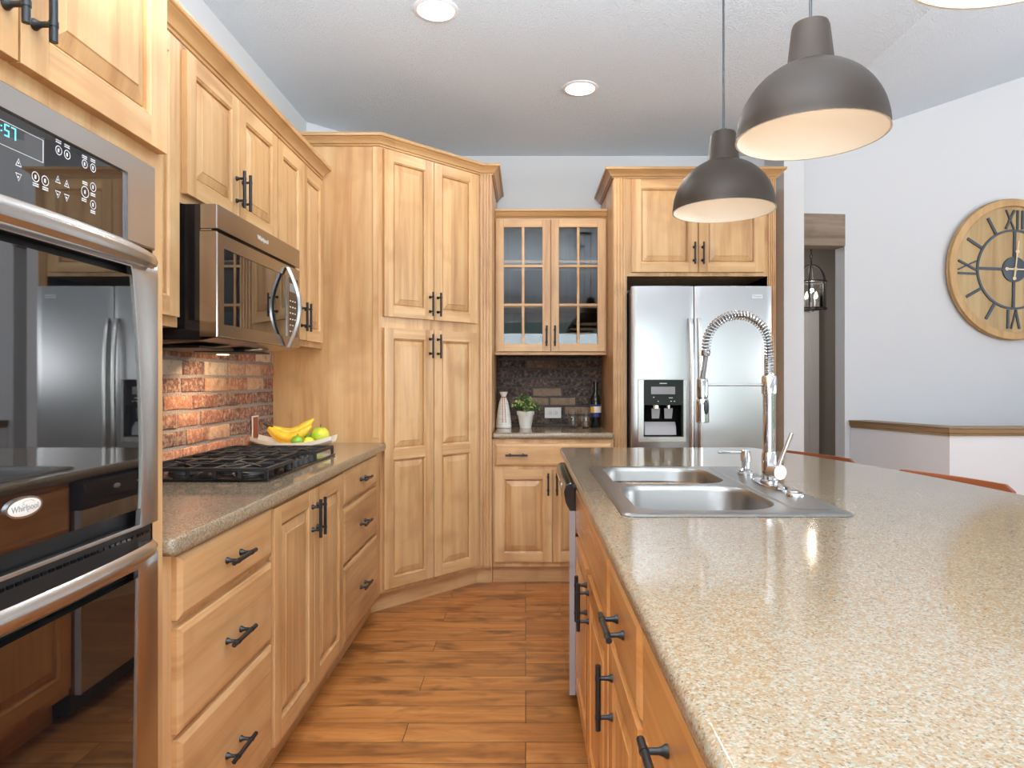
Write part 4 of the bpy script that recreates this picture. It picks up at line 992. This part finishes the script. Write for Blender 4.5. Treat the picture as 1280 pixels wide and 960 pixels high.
# ================================================================== RECESSED LIGHTS AND ADDED UNSEEN FILLS
LB = ['round recessed ceiling light nearer the camera, at the top edge of the photo', 'round recessed ceiling light farther back, in front of the bar niche', 'added unseen fill light over the oven aisle', 'added unseen fill light over the near aisle', 'added unseen fill light in the rear left', 'added unseen fill light in the rear middle', '']
for i, (x, y) in enumerate(DOWN_AND_FILL):
    zc = CZ if x < VB else CZ+SL*(x-VB)
    if i < 2:
        t = Thing('ceiling_light', LB[i], 'light', (x, y, CZ-.008), 'recessed ceiling lights')
        mb = MB('white'); mb.lathe([(.098, CZ-.0005), (.098, CZ-.004), (.088, CZ-.008), (.080, CZ-.007), (.080, CZ-.003)], (x, y, 0), 36); mb.build('trim_ring', t)
        mb = MB('led'); mb.lathe([(.080, CZ-.0045), (.01, CZ-.006)], (x, y, 0), 36, 'z', False, True); mb.build('lens', t)
    l = bpy.data.lights.new('downlight_and_fill', 'AREA'); l.shape = 'DISK'; l.size = .15; l.energy = DOWN_W; l.color = (1, .97, .93)
    o = bpy.data.objects.new('downlight_and_fill', l); COL.objects.link(o); o.location = (x, y, zc-.03)
# ================================================================== CLOCK
cu_ = (3.75-2.413)/ux; KR = .545; CK = CW @ Matrix.Translation((cu_, 0, 2.093)) @ Matrix.Rotation(math.radians(1.2), 4, 'Y')
bp = CK @ Vector((0, 0, -KR)); t = Thing('wall_clock', 'big round wooden wall clock with dark roman numerals', 'clock', bp)
mb = MB('dark', CK); mb.lathe([(KR-.012, .0015), (KR-.012, .012)], (0, 0, 0), 72, 'y', True, True); mb.build('backing', t)
mb = MB('rimw', CK); mb.lathe([(KR-.004, .012), (KR, .020), (KR, .026), (KR-.010, .030), (KR-.010, .040), (KR-.004, .044), (KR-.008, .052), (KR-.05, .054), (KR-.060, .050), (KR-.060, .03), (KR-.060, .012)], (0, 0, 0), 72, 'y'); mb.build('rim', t)
mb = MB('clockw', CK); mb.lathe([(KR-.061, .012), (KR-.061, .030), (.001, .030)], (0, 0, 0), 72, 'y', False, True); mb.build('face', t)
mb = MB('clockm', CK); mb.lathe([(.308, .0302), (.308, .040), (.292, .040), (.292, .0302)], (0, 0, 0), 64, 'y')
def kbar(u0, v0, u1, v1, w, y0=.0302, y1=.040):
    a, b = Vector((u0, v0)), Vector((u1, v1)); d = (b-a).normalized(); n = Vector((-d.y, d.x))*w
    P = [a+n, b+n, b-n, a-n]; mb.rings([[(q.x, y, q.y) for q in P] for y in (y0, y1)], True, True, True)
for q in range(4):
    a = q*PI/2; c, s_ = math.cos(a), math.sin(a); kbar(.095*c, .095*s_, .294*c, .294*s_, .010)
ring = mb.build('numeral_ring', t)
def numeral(txt, ang):
    # ang clockwise from twelve; strokes in local (p right, q outward)
    W_ = {'I': .040, 'V': .085, 'X': .085}; tot = sum(W_[c] for c in txt); p = -tot/2
    def L_(p0, q0, p1, q1, w=.008):
        tr = lambda p_, q_: (q_*math.sin(ang)+p_*math.cos(ang), q_*math.cos(ang)-p_*math.sin(ang))
        kbar(*tr(p0, q0), *tr(p1, q1), w)
    for c in txt:
        m = p+W_[c]/2; lo, hi = .310, .455
        if c == 'I': L_(m, lo, m, hi)
        if c == 'V': L_(m, lo, m-.034, hi); L_(m, lo, m+.034, hi, .005)
        if c == 'X': L_(m-.034, lo, m+.034, hi); L_(m+.034, lo, m-.034, hi, .005)
        p += W_[c]
for h, s_ in ((12, 'XII'), (3, 'III'), (6, 'VI'), (9, 'IX')): mb = MB('clockm', CK); numeral(s_, h*PI/6); mb.build('numeral', t, ring)
for h in (1, 2, 4, 5, 7, 8, 10, 11): a = h*PI/6; mb = MB('clockm', CK); kbar(.310*math.sin(a), .310*math.cos(a), .445*math.sin(a), .445*math.cos(a), .010); mb.build('hour_mark', t, ring)
mb = MB('clockm', CK); mb.lathe([(.097, .0302), (.097, .042), (.09, .044), (.001, .044)], (0, 0, 0), 40, 'y', False, True); mb.build('hub', t)
def hand_(a, L_):
    global mb
    mb = MB('hand', CK); s_, c = math.sin(a), math.cos(a); y0, y1 = .047, .051
    kbar(-.07*s_, -.07*c, .0, .0, .006, y0, y1); kbar(0, 0, L_*s_, L_*c, .0045, y0, y1)
    for q, r_ in ((-.07, .014), (L_*.62, .015), (0, .016)): mb.lathe([(r_, y0), (r_, y1)], (q*s_, 0, q*c), 16, 'y', True, True)
    mb.build('clock_hand', t)
hand_(math.radians(6), .22); hand_(math.radians(90), .17)
mb = MB('hand', CK); mb.tube([(0, .043, 0), (0, .052, 0)], .006, 10); mb.build('hand_pin', t)
# ================================================================== HALLWAY LANTERN
lx, ly = 2.58, 6.0
t = Thing('lantern', 'black caged candle lantern hanging in the hallway opening', 'lantern', (lx, ly, 1.87))
mb = MB('cordm'); z0, z1, rr = 1.885, 2.125, .128
for z in (z0, z1): mb.lathe([(rr-.006, z-.006), (rr+.006, z-.006), (rr+.006, z+.006), (rr-.006, z+.006), (rr-.006, z-.006)], (lx, ly, 0), 32)
for q in range(6):
    a = q*PI/3; c, s_ = math.cos(a), math.sin(a); mb.tube([(lx+rr*c, ly+rr*s_, z0-.012), (lx+rr*c, ly+rr*s_, z1)], .0075, 6)
    mb.tube([(lx+rr*c*math.cos(b*PI/16), ly+rr*s_*math.cos(b*PI/16), z1+.155*math.sin(b*PI/16)) for b in range(9)], .0075, 6)
for q in range(3): a = q*PI/3; c, s_ = math.cos(a), math.sin(a); mb.tube([(lx-rr*c, ly-rr*s_, z0), (lx+rr*c, ly+rr*s_, z0)], .004, 6)
mb.build('cage', t)
mb = MB('cordm'); mb.tube([(lx, ly, z1+.15), (lx, ly, 2.32)], .008, 8)
for i in range(14): z = 2.30+i*.039; mb.tube([(lx+.011*math.cos(q*PI/5)*(i % 2), ly+.011*math.cos(q*PI/5)*((i+1) % 2), z+.02+.024*math.sin(q*PI/5)) for q in range(11)], .003, 5)
mb.build('chain', t)
mb = MB('cordm'); mb.lathe([(.06, CZ-.001), (.05, CZ-.02), (.01, CZ-.026)], (lx, ly, 0), 20, 'z', True, True); mb.build('canopy', t)
for q in range(4):
    a = q*PI/2+.5; x, y = lx+.055*math.cos(a), ly+.055*math.sin(a)
    mb = MB('ceramic'); mb.lathe([(.010, z0+.004), (.010, z0+.085)], (x, y, 0), 12, 'z', True, True); cn = mb.build('candle', t)
    mb = MB('bulb'); mb.lathe([(.004, 0), (.014, .018), (.012, .035), (.001, .07)], (x, y, z0+.086), 12, 'z', True, True); mb.build('flame_bulb', t, cn)
mb = MB('pane'); mb.lathe([(rr-.012, z0+.008), (rr-.012, z1-.008)], (lx, ly, 0), 32); mb.build('glass', t)
l = bpy.data.lights.new('lantern_light', 'POINT'); l.energy = 3; l.color = (1, .85, .68); l.shadow_soft_size = .025
o = bpy.data.objects.new('lantern_light', l); COL.objects.link(o); o.location = (lx, ly, 2.08)
area('hallway_added_fill', (2.0, 6.5, 2.82), (0, 0, 0), .3, .3, 16, (1, .95, .88))  # unseen area light added to brighten the hallway beyond the lantern
